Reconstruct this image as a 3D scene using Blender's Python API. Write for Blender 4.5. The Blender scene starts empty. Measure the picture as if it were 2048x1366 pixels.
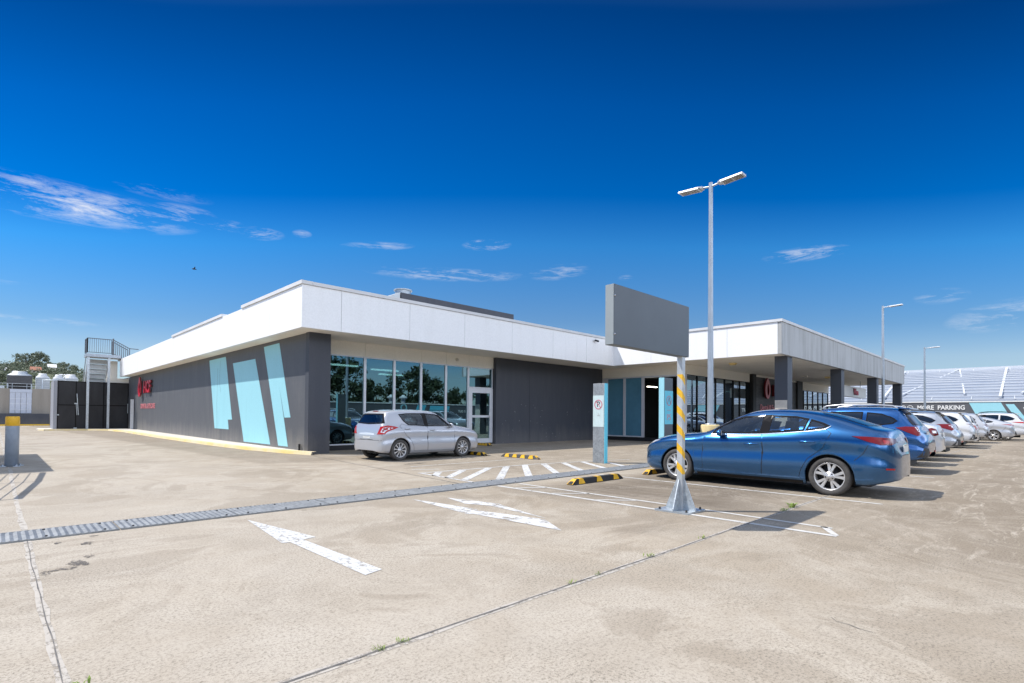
import bpy, bmesh, math, random
import numpy as np
from mathutils import Vector, Matrix
from mathutils.bvhtree import BVHTree
random.seed(7)
SC = bpy.context.scene
COL = SC.collection
R = math.radians

# ------------------------------------------------------------------ helpers
class MB:
    """collects faces and links them as ONE mesh object"""
    def __init__(s): s.v=[]; s.f=[]; s.m=[]; s.sm=[]
    def add(s, vs, fs, m=0, smooth=False):
        o=len(s.v); s.v += [tuple(p) for p in vs]
        for f in fs: s.f.append(tuple(i+o for i in f)); s.m.append(m); s.sm.append(smooth)
        return s
    def box(s, x0,x1,y0,y1,z0,z1, m=0):
        if x0>x1: x0,x1=x1,x0
        if y0>y1: y0,y1=y1,y0
        if z0>z1: z0,z1=z1,z0
        vs=[(x,y,z) for x in (x0,x1) for y in (y0,y1) for z in (z0,z1)]
        return s.add(vs,[(0,1,3,2),(4,6,7,5),(0,4,5,1),(2,3,7,6),(0,2,6,4),(1,5,7,3)],m)
    def prism(s, poly, axis, a, b, m=0, smooth=False):
        """poly: 2D outline, extruded from a to b along axis; x:(y,z) y:(x,z) z:(x,y)"""
        def P(p,t): return {'x':(t,p[0],p[1]),'y':(p[0],t,p[1]),'z':(p[0],p[1],t)}[axis]
        n=len(poly); vs=[P(p,a) for p in poly]+[P(p,b) for p in poly]
        ar=sum(poly[i][0]*poly[(i+1)%n][1]-poly[(i+1)%n][0]*poly[i][1] for i in range(n))
        flip=(ar<0)^(axis=='y')^(b<a)
        fs=[tuple(range(n-1,-1,-1)),tuple(range(n,2*n))]+[(i,(i+1)%n,(i+1)%n+n,i+n) for i in range(n)]
        if flip: fs=[tuple(reversed(f)) for f in fs]
        return s.add(vs,fs,m,smooth)
    def tube(s, pts, r, n=8, m=0, caps=True, smooth=True):
        pts=[Vector(p) for p in pts]; rs=r if isinstance(r,(list,tuple)) else [r]*len(pts)
        vs=[];fs=[]; up=None
        for i,p in enumerate(pts):
            t=(pts[min(i+1,len(pts)-1)]-pts[max(i-1,0)]).normalized()
            if up is None: up=Vector((0,0,1)) if abs(t.z)<.9 else Vector((1,0,0))
            a=t.cross(up).normalized(); b=a.cross(t).normalized(); up=b
            for k in range(n):
                w=2*math.pi*k/n; vs.append(p+a*math.cos(w)*rs[i]+b*math.sin(w)*rs[i])
        for i in range(len(pts)-1):
            for k in range(n):
                k2=(k+1)%n; fs.append((i*n+k,i*n+k2,(i+1)*n+k2,(i+1)*n+k))
        s.add(vs,fs,m,smooth)
        if caps:
            o=len(vs)-n
            s.add(vs[:n],[tuple(range(n-1,-1,-1))],m); s.add(vs[o:],[tuple(range(n))],m)
        return s
    def bar(s,a,b,w,h=None,m=0):
        """square bar between two points"""
        a=Vector(a);b=Vector(b);t=(b-a).normalized(); h=h or w
        up=Vector((0,0,1)) if abs(t.z)<.95 else Vector((0,1,0))
        u=t.cross(up).normalized()*w/2; v=u.cross(t).normalized()*h/2
        vs=[p+q for p in (a,b) for q in (-u-v,u-v,u+v,-u+v)]
        return s.add(vs,[(0,3,2,1),(4,5,6,7),(0,1,5,4),(1,2,6,5),(2,3,7,6),(3,0,4,7)],m)
    def lathe(s, prof, axis='z', c=(0,0,0), n=32, m=0, smooth=True, closed=False):
        vs=[];fs=[];L=len(prof)
        for k in range(n):
            w=2*math.pi*k/n;co,si=math.cos(w),math.sin(w)
            for r,t in prof:
                p={'z':(r*co,r*si,t),'y':(r*co,t,r*si),'x':(t,r*co,r*si)}[axis]
                vs.append((p[0]+c[0],p[1]+c[1],p[2]+c[2]))
        for k in range(n):
            k2=(k+1)%n
            for i in range(L-1 if not closed else L):
                j=(i+1)%L
                f=(k*L+i,k2*L+i,k2*L+j,k*L+j)
                fs.append(f if axis!='y' else tuple(reversed(f)))
        return s.add(vs,fs,m,smooth)
    def mesh(s,name,mats,bevel=0,off=None):
        me=bpy.data.meshes.new(name)
        v=s.v if off is None else [(p[0]-off[0],p[1]-off[1],p[2]-off[2]) for p in s.v]
        me.from_pydata([tuple(p) for p in v],[],s.f)
        for m in (mats if isinstance(mats,(list,tuple)) else [mats]): me.materials.append(m)
        me.polygons.foreach_set('material_index',s.m); me.polygons.foreach_set('use_smooth',s.sm)
        me.update()
        return me
    def build(s,name,mats,parent=None,bevel=0):
        off=None
        if parent is not None: off=world_loc(parent)
        o=link(name,s.mesh(name,mats,off=off),parent)
        if bevel:
            b=o.modifiers.new('edge','BEVEL'); b.width=bevel; b.segments=2; b.limit_method='ANGLE'; b.angle_limit=R(40)
        return o
def world_loc(o):
    p=Vector(o.location)
    while o.parent: o=o.parent; p=p+Vector(o.location)
    return p
def link(name,data,parent=None):
    o=bpy.data.objects.new(name,data); COL.objects.link(o)
    if parent is not None: o.parent=parent
    return o
def tag(o,label=None,cat=None,group=None,kind=None):
    if label: o['label']=label
    if cat: o['category']=cat
    if group: o['group']=group
    if kind: o['kind']=kind
    return o
def thing(name,label,cat,loc=(0,0,0),group=None,rz=0):
    o=link(name,None); o.location=loc; o.rotation_euler=(0,0,rz); o.empty_display_size=.2
    return tag(o,label,cat,group)
def dup(o,parent=None):
    c=o.copy(); COL.objects.link(c)
    if parent is not None: c.parent=parent
    for ch in list(o.children): dup(ch,c)
    return c

# ------------------------------------------------------------------ materials
def new_mat(name):
    m=bpy.data.materials.new(name); m.use_nodes=True; nt=m.node_tree
    return m,nt,nt.nodes['Principled BSDF']
def pset(b,**k):
    names={'col':'Base Color','rough':'Roughness','metal':'Metallic','coat':'Coat Weight','coatr':'Coat Roughness','spec':'Specular IOR Level','em':'Emission Color','ems':'Emission Strength','alpha':'Alpha','trans':'Transmission Weight','ior':'IOR','sheen':'Sheen Weight'}
    for a,v in k.items():
        if a in('col','em') and len(v)==3: v=(*v,1)
        b.inputs[names[a]].default_value=v
def N(nt,t,**k):
    n=nt.nodes.new(t)
    for a,v in k.items(): setattr(n,a,v)
    return n
def noise(nt,scale,detail=6,rough=.6,vec=None,sx=None,dist=0):
    n=N(nt,'ShaderNodeTexNoise'); n.inputs['Scale'].default_value=scale; n.inputs['Detail'].default_value=detail; n.inputs['Roughness'].default_value=rough; n.inputs['Distortion'].default_value=dist
    if vec is not None:
        if sx is not None:
            mp=N(nt,'ShaderNodeMapping'); mp.inputs['Scale'].default_value=sx; nt.links.new(vec,mp.inputs[0]); vec=mp.outputs[0]
        nt.links.new(vec,n.inputs['Vector'])
    return n.outputs['Fac']
def ramp(nt,fac,stops):
    r=N(nt,'ShaderNodeValToRGB'); e=r.color_ramp.elements
    while len(e)<len(stops): e.new(.5)
    for i,(p,c) in enumerate(stops):
        e[i].position=p; e[i].color=(*c,1) if len(c)==3 else c
    nt.links.new(fac,r.inputs[0]); return r.outputs[0]
def mixc(nt,fac,a,b,mode='MIX'):
    m=N(nt,'ShaderNodeMix',data_type='RGBA',blend_type=mode)
    for s,v in ((0,fac),(6,a),(7,b)):
        if isinstance(v,(int,float)): m.inputs[s].default_value=v
        elif isinstance(v,tuple): m.inputs[s].default_value=(*v,1) if len(v)==3 else v
        else: nt.links.new(v,m.inputs[s])
    return m.outputs[2]
def mth(nt,op,a,b=0,c=None,clamp=False):
    m=N(nt,'ShaderNodeMath',operation=op,use_clamp=clamp)
    for i,v in enumerate((a,b,c)):
        if v is None: continue
        if isinstance(v,(int,float)): m.inputs[i].default_value=v
        else: nt.links.new(v,m.inputs[i])
    return m.outputs[0]
def bump(nt,b,h,strength=.3,dist=.01):
    n=N(nt,'ShaderNodeBump'); n.inputs['Strength'].default_value=strength; n.inputs['Distance'].default_value=dist
    nt.links.new(h,n.inputs['Height']); nt.links.new(n.outputs[0],b.inputs['Normal'])
def wpos(nt): return N(nt,'ShaderNodeNewGeometry').outputs['Position']
def opos(nt): return N(nt,'ShaderNodeTexCoord').outputs['Object']

def plain(name,col,rough=.5,metal=0,var=.12,scale=6,**k):
    m,nt,b=new_mat(name); pset(b,col=col,rough=rough,metal=metal,**k)
    if var:
        f=noise(nt,scale,5,.6,opos(nt))
        d=tuple(c*(1-var) for c in col); l=tuple(min(1,c*(1+var)) for c in col)
        nt.links.new(ramp(nt,f,[(.3,d),(.7,l)]),b.inputs['Base Color'])
    return m
def streaky(name,col,stain,amount=.5,rough=.6,sc=(3,3,.25),lo=.45,hi=.75,fine=.06,foot=0):
    """painted / rendered wall with vertical weather streaks and blotches"""
    m,nt,b=new_mat(name); pset(b,rough=rough); P=wpos(nt)
    f=noise(nt,1.0,7,.65,P,sc); g=noise(nt,.5,5,.6,P)
    k=mth(nt,'MULTIPLY',ramp(nt,f,[(lo,(0,0,0)),(hi,(1,1,1))]),ramp(nt,g,[(.35,(.25,.25,.25)),(.7,(1,1,1))]))
    c=mixc(nt,mth(nt,'MULTIPLY',k,amount),col,stain)
    z_=N(nt,'ShaderNodeSeparateXYZ'); nt.links.new(P,z_.inputs[0])
    if foot:
        dn=noise(nt,1.0,7,.7,P,(2.5,2.5,.5)); ft=mth(nt,'DIVIDE',mth(nt,'SUBTRACT',mth(nt,'MULTIPLY',dn,1.5),z_.outputs[2]),.75,clamp=True)
        c=mixc(nt,mth(nt,'MULTIPLY',ft,foot),c,(.27,.25,.225))
    h=noise(nt,25,4,.6,P)
    c=mixc(nt,fine*2,c,ramp(nt,h,[(.3,(.25,.25,.25)),(.7,(1,1,1))]),'MULTIPLY')
    nt.links.new(c,b.inputs['Base Color']); bump(nt,b,h,.12,.004)
    return m
def carpaint(name,col,metal=.5,rough=.3,flake=True):
    m,nt,b=new_mat(name); pset(b,col=col,metal=metal,rough=rough,coat=1,coatr=.03)
    P=opos(nt)
    d=ramp(nt,noise(nt,2.2,6,.7,P),[(.45,(0,0,0)),(.8,(1,1,1))])
    z=N(nt,'ShaderNodeSeparateXYZ'); nt.links.new(P,z.inputs[0])
    low=mth(nt,'SUBTRACT',.75,z.outputs[2],clamp=True)
    k=mth(nt,'MULTIPLY',mth(nt,'ADD',mth(nt,'MULTIPLY',d,.03),mth(nt,'MULTIPLY',low,.08)),1,clamp=True)
    nt.links.new(mixc(nt,k,col,(.30,.27,.23)),b.inputs['Base Color'])
    nt.links.new(mth(nt,'ADD',rough,mth(nt,'MULTIPLY',k,.5)),b.inputs['Roughness'])
    return m
def glass(name,tint,refl=(.9,.95,1),base=.12,power=1.0,rough=0.0):
    """tinted pane: see-through part plus mirror part that grows at grazing angles"""
    m,nt,b=new_mat(name); nt.nodes.remove(b); out=nt.nodes['Material Output']
    t=N(nt,'ShaderNodeBsdfTransparent'); t.inputs[0].default_value=(*tint,1)
    g=N(nt,'ShaderNodeBsdfGlossy'); g.inputs[0].default_value=(*refl,1); g.inputs['Roughness'].default_value=rough
    fr=N(nt,'ShaderNodeFresnel'); fr.inputs[0].default_value=1.5
    k=mth(nt,'MULTIPLY_ADD',fr.outputs[0],power*(1-base),base,clamp=True)
    mx=N(nt,'ShaderNodeMixShader'); nt.links.new(k,mx.inputs[0]); nt.links.new(t.outputs[0],mx.inputs[1]); nt.links.new(g.outputs[0],mx.inputs[2])
    nt.links.new(mx.outputs[0],out.inputs[0]); return m
def emit(name,col,s):
    m,nt,b=new_mat(name); pset(b,col=(.8,.8,.8),em=col,ems=s); return m

def concrete_deck():
    m,nt,b=new_mat('concrete_deck'); P=wpos(nt); pset(b,rough=.88,spec=.25)
    xyz=N(nt,'ShaderNodeSeparateXYZ'); nt.links.new(P,xyz.inputs[0]); X,Y=xyz.outputs[0],xyz.outputs[1]
    big=noise(nt,.22,5,.6,P,dist=.4); mid=noise(nt,1.1,8,.68,P,dist=.6); fine=noise(nt,30,6,.8,P); grit=noise(nt,60,6,.9,P)
    c=ramp(nt,big,[(.3,(.315,.270,.213)),(.5,(.365,.318,.256)),(.72,(.405,.357,.296))])
    c=mixc(nt,ramp(nt,mid,[(.42,(.0,.0,.0)),(.66,(.85,.85,.85))]),c,(.46,.42,.362))
    mid2=noise(nt,.9,8,.7,P,(1,1,1),dist=1.0)
    c=mixc(nt,ramp(nt,mid2,[(.47,(0,0,0)),(.70,(.55,.55,.55))]),c,(.255,.222,.178))
    # parking lanes: oil-darkened concrete, streaked along the bays
    def band(v,a,b_,soft):
        return mth(nt,'MULTIPLY',mth(nt,'DIVIDE',mth(nt,'SUBTRACT',v,a),soft,clamp=True),mth(nt,'DIVIDE',mth(nt,'SUBTRACT',b_,v),soft,clamp=True))
    wob=mth(nt,'MULTIPLY',mth(nt,'SUBTRACT',big,.5),6)
    bays=mth(nt,'MULTIPLY',band(mth(nt,'ADD',X,wob),5.4,60,1.8),band(mth(nt,'ADD',Y,mth(nt,'MULTIPLY',wob,.5)),1.9,7.0,1.6))
    lane=mth(nt,'MULTIPLY',band(mth(nt,'ADD',X,wob),4.0,70,4.0),band(mth(nt,'ADD',Y,wob),-9,3.0,2.0))
    apron=mth(nt,'MULTIPLY',band(X,6.5,70,2.0),band(Y,7.4,17.4,1.2))
    st=noise(nt,1.0,7,.7,P,(3.2,.5,1),dist=.5); st2=noise(nt,1.0,7,.7,P,(.55,2.6,1),dist=.8)
    pale=mth(nt,'MULTIPLY',band(mth(nt,'ADD',X,wob),-40,4.6,2.4),band(mth(nt,'ADD',Y,wob),-1.5,40,3.0))
    c=mixc(nt,mth(nt,'MULTIPLY',pale,mth(nt,'MULTIPLY_ADD',mid,.5,.25)),c,(.452,.416,.368))
    k=mth(nt,'MULTIPLY',bays,ramp(nt,st,[(.25,(.4,.4,.4)),(.55,(1,1,1))]))
    c=mixc(nt,mth(nt,'MULTIPLY',k,1.0),c,(.165,.138,.108))
    c=mixc(nt,mth(nt,'MULTIPLY',apron,mth(nt,'MULTIPLY',ramp(nt,st2,[(.3,(.2,.2,.2)),(.6,(1,1,1))]),.8)),c,(.25,.215,.172))
    c=mixc(nt,mth(nt,'MULTIPLY',lane,mth(nt,'MULTIPLY',ramp(nt,st2,[(.25,(.4,.4,.4)),(.52,(1,1,1))]),.95)),c,(.25,.212,.165))
    # pale scuffs where tyres turn
    sc=noise(nt,1.0,8,.75,P,(.7,3.4,1),dist=1.6)
    c=mixc(nt,mth(nt,'MULTIPLY',mth(nt,'ADD',mth(nt,'MULTIPLY',lane,.85),.12),ramp(nt,sc,[(.54,(0,0,0)),(.66,(.85,.85,.85))])),c,(.52,.475,.41))
    # dried-puddle tide marks with a crisp edge
    pud=noise(nt,.42,9,.66,P,(1,1,1),dist=1.3)
    c=mixc(nt,mth(nt,'MULTIPLY',ramp(nt,pud,[(.515,(0,0,0)),(.55,(1,1,1))]),.28),c,(.245,.205,.158))
    c=mixc(nt,mth(nt,'MULTIPLY',ramp(nt,pud,[(.475,(0,0,0)),(.50,(1,1,1)),(.52,(0,0,0))]),.22),c,(.52,.475,.41))
    # darker worn strip along the side kerb
    edge=mth(nt,'SUBTRACT',X,mth(nt,'MULTIPLY_ADD',mth(nt,'SUBTRACT',45,Y),.055,mth(nt,'MULTIPLY_ADD',mid,.9,2.6)))
    sd=mth(nt,'MULTIPLY',mth(nt,'DIVIDE',edge,.25,clamp=True),mth(nt,'MULTIPLY',band(Y,13.6,80,.5),band(X,0,7.5,.3)))
    c=mixc(nt,mth(nt,'MULTIPLY',sd,.42),c,(.20,.17,.135))
    # aggregate and pores
    c=mixc(nt,.75,c,ramp(nt,fine,[(.30,(.55,.54,.53)),(.5,(1,1,1)),(.75,(1.0,1.0,1.0))]),'MULTIPLY')
    patch=ramp(nt,noise(nt,.55,6,.7,P),[(.36,(.25,.25,.25)),(.58,(1,1,1))])
    c=mixc(nt,mth(nt,'MULTIPLY',patch,.8),c,ramp(nt,grit,[(.40,(.34,.325,.30)),(.50,(1,1,1)),(.62,(1.10,1.10,1.09))]),'MULTIPLY')
    # tyre darkening by the side lane and odd drips
    vor=N(nt,'ShaderNodeTexVoronoi'); vor.inputs['Scale'].default_value=.9; nt.links.new(P,vor.inputs['Vector'])
    sp=mth(nt,'LESS_THAN',mth(nt,'ADD',vor.outputs['Distance'],mth(nt,'MULTIPLY',fine,.12)),.095)
    c=mixc(nt,mth(nt,'MULTIPLY',sp,.45),c,(.14,.12,.10))
    c=mixc(nt,1.0,c,(.955,.925,.875),'MULTIPLY')
    nt.links.new(c,b.inputs['Base Color'])
    bump(nt,b,mth(nt,'ADD',mth(nt,'MULTIPLY',grit,.6),fine),.16,.004)
    return m
def worn_paint(name,col,wear=.45,scale=9):
    m,nt,b=new_mat(name); pset(b,col=col,rough=.7); P=wpos(nt); out=nt.nodes['Material Output']
    f=noise(nt,scale,8,.75,P,(1,.6,1)); g=noise(nt,1.6,4,.6,P)
    v=mth(nt,'ADD',mth(nt,'MULTIPLY',f,.7),mth(nt,'MULTIPLY',g,.3))
    a=ramp(nt,v,[(wear-.06,(0,0,0)),(wear+.04,(1,1,1))])
    t=N(nt,'ShaderNodeBsdfTransparent'); mx=N(nt,'ShaderNodeMixShader')
    nt.links.new(mixc(nt,.5,col,ramp(nt,f,[(.3,(.6,.58,.55)),(.6,(1,1,1))]),'MULTIPLY'),b.inputs['Base Color'])
    nt.links.new(a,mx.inputs[0]); nt.links.new(t.outputs[0],mx.inputs[1]); nt.links.new(b.outputs[0],mx.inputs[2]); nt.links.new(mx.outputs[0],out.inputs[0])
    return m
def galv(name,col=(.46,.50,.53),rough=.42):
    m,nt,b=new_mat(name); pset(b,metal=.75,rough=rough); P=opos(nt)
    v=N(nt,'ShaderNodeTexVoronoi'); v.inputs['Scale'].default_value=28; nt.links.new(P,v.inputs['Vector'])
    f=noise(nt,5,6,.7,P)
    c=ramp(nt,mth(nt,'ADD',mth(nt,'MULTIPLY',v.outputs['Color'],.35),mth(nt,'MULTIPLY',f,.65)),[(.25,tuple(x*.75 for x in col)),(.7,tuple(min(1,x*1.25) for x in col))])
    nt.links.new(c,b.inputs['Base Color']); nt.links.new(mth(nt,'MULTIPLY_ADD',f,.3,rough-.1),b.inputs['Roughness'])
    return m
def leafmat(name,a,c2):
    m,nt,b=new_mat(name); pset(b,rough=.55,spec=.3)
    oi=N(nt,'ShaderNodeObjectInfo'); f=noise(nt,1.2,3,.6,wpos(nt)); f2=noise(nt,9,2,.6,wpos(nt))
    nt.links.new(ramp(nt,mth(nt,'ADD',mth(nt,'MULTIPLY',f,.5),mth(nt,'MULTIPLY',f2,.5)),[(.35,a),(.65,c2)]),b.inputs['Base Color'])
    return m

M={}
M['deck']=concrete_deck()
M['line']=worn_paint('worn_white_paint',(.57,.565,.55),.438,22)
M['line_worn']=worn_paint('very_worn_white_paint',(.60,.595,.58),.462,8)
M['line_thin']=worn_paint('faded_line_paint',(.56,.545,.51),.415,14)
M['joint']=streaky('joint_sealant',(.10,.095,.09),(.30,.27,.23),.9,.8,(6,6,1),.4,.6)
M['joint_pale']=worn_paint('joint_laitance',(.44,.40,.345),.46,16)
M['galv']=galv('galvanised_steel'); M['galv_dull']=galv('dull_galvanised_steel',(.40,.44,.48),.5)
M['drainsteel']=galv('drain_cover_steel',(.25,.26,.265),.55)
M['white_fascia']=streaky('white_fascia_paint',(.90,.90,.895),(.60,.58,.54),.30,.55,(2.2,2.2,.18),.5,.78)
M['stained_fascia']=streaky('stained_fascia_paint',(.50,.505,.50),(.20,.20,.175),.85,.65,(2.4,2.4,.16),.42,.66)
M['soffit']=plain('cream_soffit',(.86,.82,.735),.7,var=.05,scale=1.5)
M['cream']=streaky('cream_bulkhead',(.86,.815,.72),(.66,.62,.54),.2,.6)
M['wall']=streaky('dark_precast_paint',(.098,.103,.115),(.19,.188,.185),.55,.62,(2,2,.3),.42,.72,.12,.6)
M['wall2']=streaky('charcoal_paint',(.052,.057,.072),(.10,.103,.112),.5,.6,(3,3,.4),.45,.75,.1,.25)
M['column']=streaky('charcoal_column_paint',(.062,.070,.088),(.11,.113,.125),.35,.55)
M['teal']=streaky('teal_mural_paint',(.33,.66,.74),(.22,.50,.56),.35,.6)
M['teal2']=streaky('teal_sign_paint',(.14,.60,.75),(.10,.45,.55),.3,.5)
M['alu']=plain('powder_coated_frame',(.66,.67,.70),.4,.3,.05)
M['facade_glass']=glass('tinted_facade_glass',(.22,.34,.37),(.46,.72,.80),.30,.9)
M['facade_glass2']=glass('canopy_facade_glass',(.30,.40,.42),(.72,.86,.95),.40,.9)  # clearer, more mirror-like panes used under the canopy
M['bluepanel']=plain('blue_film_glazing',(.075,.20,.275),.25,0,.12,1.2,coat=.4)
M['dark']=plain('near_black',(.012,.012,.014),.6,var=0)
M['inside']=plain('dim_interior',(.05,.055,.06),.8,var=.2,scale=.6)
M['tube']=emit('lit_tube',(1,.95,.8),3.0)
M['red']=plain('red_sign_acrylic',(.62,.02,.05),.35,0,.06)
M['darkred']=plain('dark_red_return',(.16,.008,.014),.4,0,.05)
M['palered']=plain('pale_red_sign_face',(.58,.20,.22),.4,0,.08)
M['truss']=plain('white_truss_steel',(.60,.62,.65),.5,0,.05)
M['whitesign']=plain('white_sign',(.74,.74,.72),.45,0,.05)
M['greysign']=plain('grey_sign_sheet',(.098,.113,.126),.45,.2,.07,2.0)
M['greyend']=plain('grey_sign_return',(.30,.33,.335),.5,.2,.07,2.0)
M['totem']=galv('totem_grey_metal',(.36,.38,.39),.5)
M['yellow']=plain('safety_yellow',(.75,.42,.02),.5,0,.15,9)
M['kerby']=streaky('yellow_kerb_paint',(.74,.55,.16),(.70,.62,.47),1.0,.8,(2,.8,2),.30,.5)
M['kerbw']=plain('kerb_concrete',(.58,.54,.47),.85,0,.15,3)
M['rubber']=plain('black_rubber',(.022,.022,.023),.75,0,.25,10)
M['steelbluegrey']=plain('bollard_grey_paint',(.28,.33,.40),.5,.1,.10,5)
M['plinth']=streaky('yellow_stained_plinth',(.62,.50,.26),(.40,.29,.11),.9,.8,(14,14,.6),.42,.6)
M['pole']=plain('lamp_pole_steel',(.40,.44,.48),.42,.55,.10,2.5)
M['lampbody']=plain('lamp_housing',(.55,.56,.57),.45,.3,.05)
M['lampface']=plain('lamp_lens_panel',(.50,.47,.42),.3,0,.1)
M['raildark']=plain('dark_grey_rail_paint',(.11,.12,.135),.5,.2,.1)
M['mesh']=None
M['blockgrey']=streaky('grey_blockwork_paint',(.30,.31,.34),(.22,.22,.23),.4,.7)
M['concwall']=streaky('raw_precast_concrete',(.33,.295,.25),(.20,.175,.145),.8,.8,(1.6,1.6,.15),.38,.68)
M['louvre']=plain('pale_louvre_metal',(.50,.53,.60),.5,.3,.06)
M['zinc']=plain('cooling_tower_steel',(.50,.52,.53),.5,.3,.12,2)
M['zincdark']=plain('dark_louvre_bank',(.11,.11,.115),.6,.2,.1)
M['bark']=plain('grey_bark',(.16,.13,.10),.9,0,.3,4)
M['leaf']=leafmat('eucalypt_leaves',(.028,.044,.022),(.075,.095,.045))
M['leaf2']=leafmat('hill_leaves',(.12,.145,.095),(.25,.27,.18))
M['weed']=leafmat('weed_leaves',(.13,.20,.03),(.26,.33,.07))
M['hill']=plain('hill_scrub',(.10,.115,.06),.95,0,.4,.06)
M['roofwhite']=plain('pale_roof',(.66,.66,.66),.6,0,.08,1)
M['roofred']=plain('terracotta_roof',(.30,.12,.07),.8,0,.2,1)
M['housewall']=plain('house_render',(.58,.52,.44),.8,0,.1,1)
M['tyre']=plain('tyre_rubber',(.062,.058,.054),.85,0,.35,8)
M['alloy']=plain('alloy_rim',(.62,.61,.60),.34,.6,.08,7)
M['trim']=plain('black_trim',(.016,.015,.015),.10,0,0,spec=.15)
M['plastic']=plain('grey_cladding_plastic',(.05,.05,.052),.6,0,.15)
M['chrome']=plain('chrome_strip',(.55,.55,.56),.2,1,0)
M['carglass']=glass('tinted_car_glass',(.58,.64,.66),(.9,.95,1),.05,.9)
M['cardark']=glass('dark_car_glass',(.10,.12,.14),(1,1,1),.08,.95)
M['redlamp']=plain('red_tail_lens',(.15,.003,.005),.15,0,.1,20,coat=.25)
M['brightred']=plain('bright_red_lens',(.42,.012,.012),.15,0,.1,20,coat=.25)
M['clear']=plain('clear_lens',(.70,.70,.72),.1,.2,.1,30,coat=1)
M['seat']=plain('grey_seat_cloth',(.10,.10,.105),.9,0,.1)
M['plate']=plain('plate_white',(.72,.72,.68),.4,0,.04)
M['membrane']=None
M['brick']=None

def brickmat():
    m,nt,b=new_mat('dark_split_tile'); pset(b,rough=.55); P=wpos(nt)
    s=N(nt,'ShaderNodeSeparateXYZ'); nt.links.new(P,s.inputs[0]); c=N(nt,'ShaderNodeCombineXYZ'); nt.links.new(s.outputs[0],c.inputs[0]); nt.links.new(s.outputs[2],c.inputs[1])
    t=N(nt,'ShaderNodeTexBrick'); t.inputs['Scale'].default_value=1; t.inputs['Brick Width'].default_value=.5; t.inputs['Row Height'].default_value=.1; t.inputs['Mortar Size'].default_value=.006
    t.inputs['Color1'].default_value=(.05,.05,.055,1); t.inputs['Color2'].default_value=(.085,.085,.09,1); t.inputs['Mortar'].default_value=(.02,.02,.022,1)
    nt.links.new(c.outputs[0],t.inputs['Vector']); nt.links.new(t.outputs['Color'],b.inputs['Base Color']); bump(nt,b,t.outputs['Fac'],.4,-.01); return m
M['brick']=brickmat()
def meshmat():
    """dark security mesh sheet on a frame: fine weave"""
    m,nt,b=new_mat('dark_mesh_sheet'); pset(b,col=(.018,.018,.020),rough=.55,metal=.3); P=wpos(nt)
    f=noise(nt,1.2,6,.7,P,(1,1,.4)); w=N(nt,'ShaderNodeTexWave',wave_type='BANDS',bands_direction='Z'); w.inputs['Scale'].default_value=8; nt.links.new(P,w.inputs['Vector'])
    nt.links.new(ramp(nt,mth(nt,'ADD',mth(nt,'MULTIPLY',f,.8),mth(nt,'MULTIPLY',w.outputs['Fac'],.2)),[(.3,(.012,.012,.014)),(.7,(.034,.034,.037))]),b.inputs['Base Color']); return m
M['mesh']=meshmat()
def membranemat():
    m,nt,b=new_mat('pale_translucent_roof'); pset(b,rough=.45,col=(.62,.66,.74)); P=wpos(nt)
    f=noise(nt,.25,4,.6,P)
    nt.links.new(ramp(nt,f,[(.35,(.225,.26,.32)),(.65,(.28,.31,.36))]),b.inputs['Base Color']); return m
M['membrane']=membranemat()

# ------------------------------------------------------------------ camera, light, sky
HCAM=1.28
cam=bpy.data.cameras.new('camera'); co=link('camera',cam)
yaw,pit,rol=R(45.4776),R(1.0),R(.491)
f=Vector((math.cos(pit)*math.cos(yaw),math.cos(pit)*math.sin(yaw),math.sin(pit)))
rt=Vector((math.sin(yaw),-math.cos(yaw),0)); up=rt.cross(f)
r2=rt*math.cos(rol)+up*math.sin(rol); u2=up*math.cos(rol)-rt*math.sin(rol)
co.matrix_world=Matrix(((r2.x,u2.x,-f.x,0),(r2.y,u2.y,-f.y,0),(r2.z,u2.z,-f.z,HCAM),(0,0,0,1)))
cam.sensor_width=36; cam.lens=1051.46/2048*36; cam.shift_y=(812.64-683)/2048
cam.clip_start=.05; cam.clip_end=3000
SC.camera=co
SUN=Vector((-math.cos(R(55.8))*math.sin(yaw),math.cos(R(55.8))*math.cos(yaw),math.sin(R(55.8))))
sl=bpy.data.lights.new('sun','SUN'); sl.energy=3.0; sl.angle=R(.53); sl.color=(1,.955,.89)
so=link('sun',sl); so.rotation_euler=(-SUN).to_track_quat('-Z','Y').to_euler(); so.location=(-20,20,40)

SKYFILL=(7.6,7.95,8.5)
W=bpy.data.worlds.new('World'); SC.world=W; W.use_nodes=True; nt=W.node_tree
bg=nt.nodes['Background']
sky=N(nt,'ShaderNodeTexSky',sky_type='NISHITA'); sky.sun_disc=False; sky.sun_elevation=R(55.8); sky.sun_rotation=R(-(90-45.4776)) % (2*math.pi)
sky.air_density=1.0; sky.dust_density=.1; sky.ozone_density=1.0; sky.altitude=50
tc0=N(nt,'ShaderNodeTexCoord'); z0=N(nt,'ShaderNodeSeparateXYZ'); nt.links.new(tc0.outputs['Generated'],z0.inputs[0])
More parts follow.
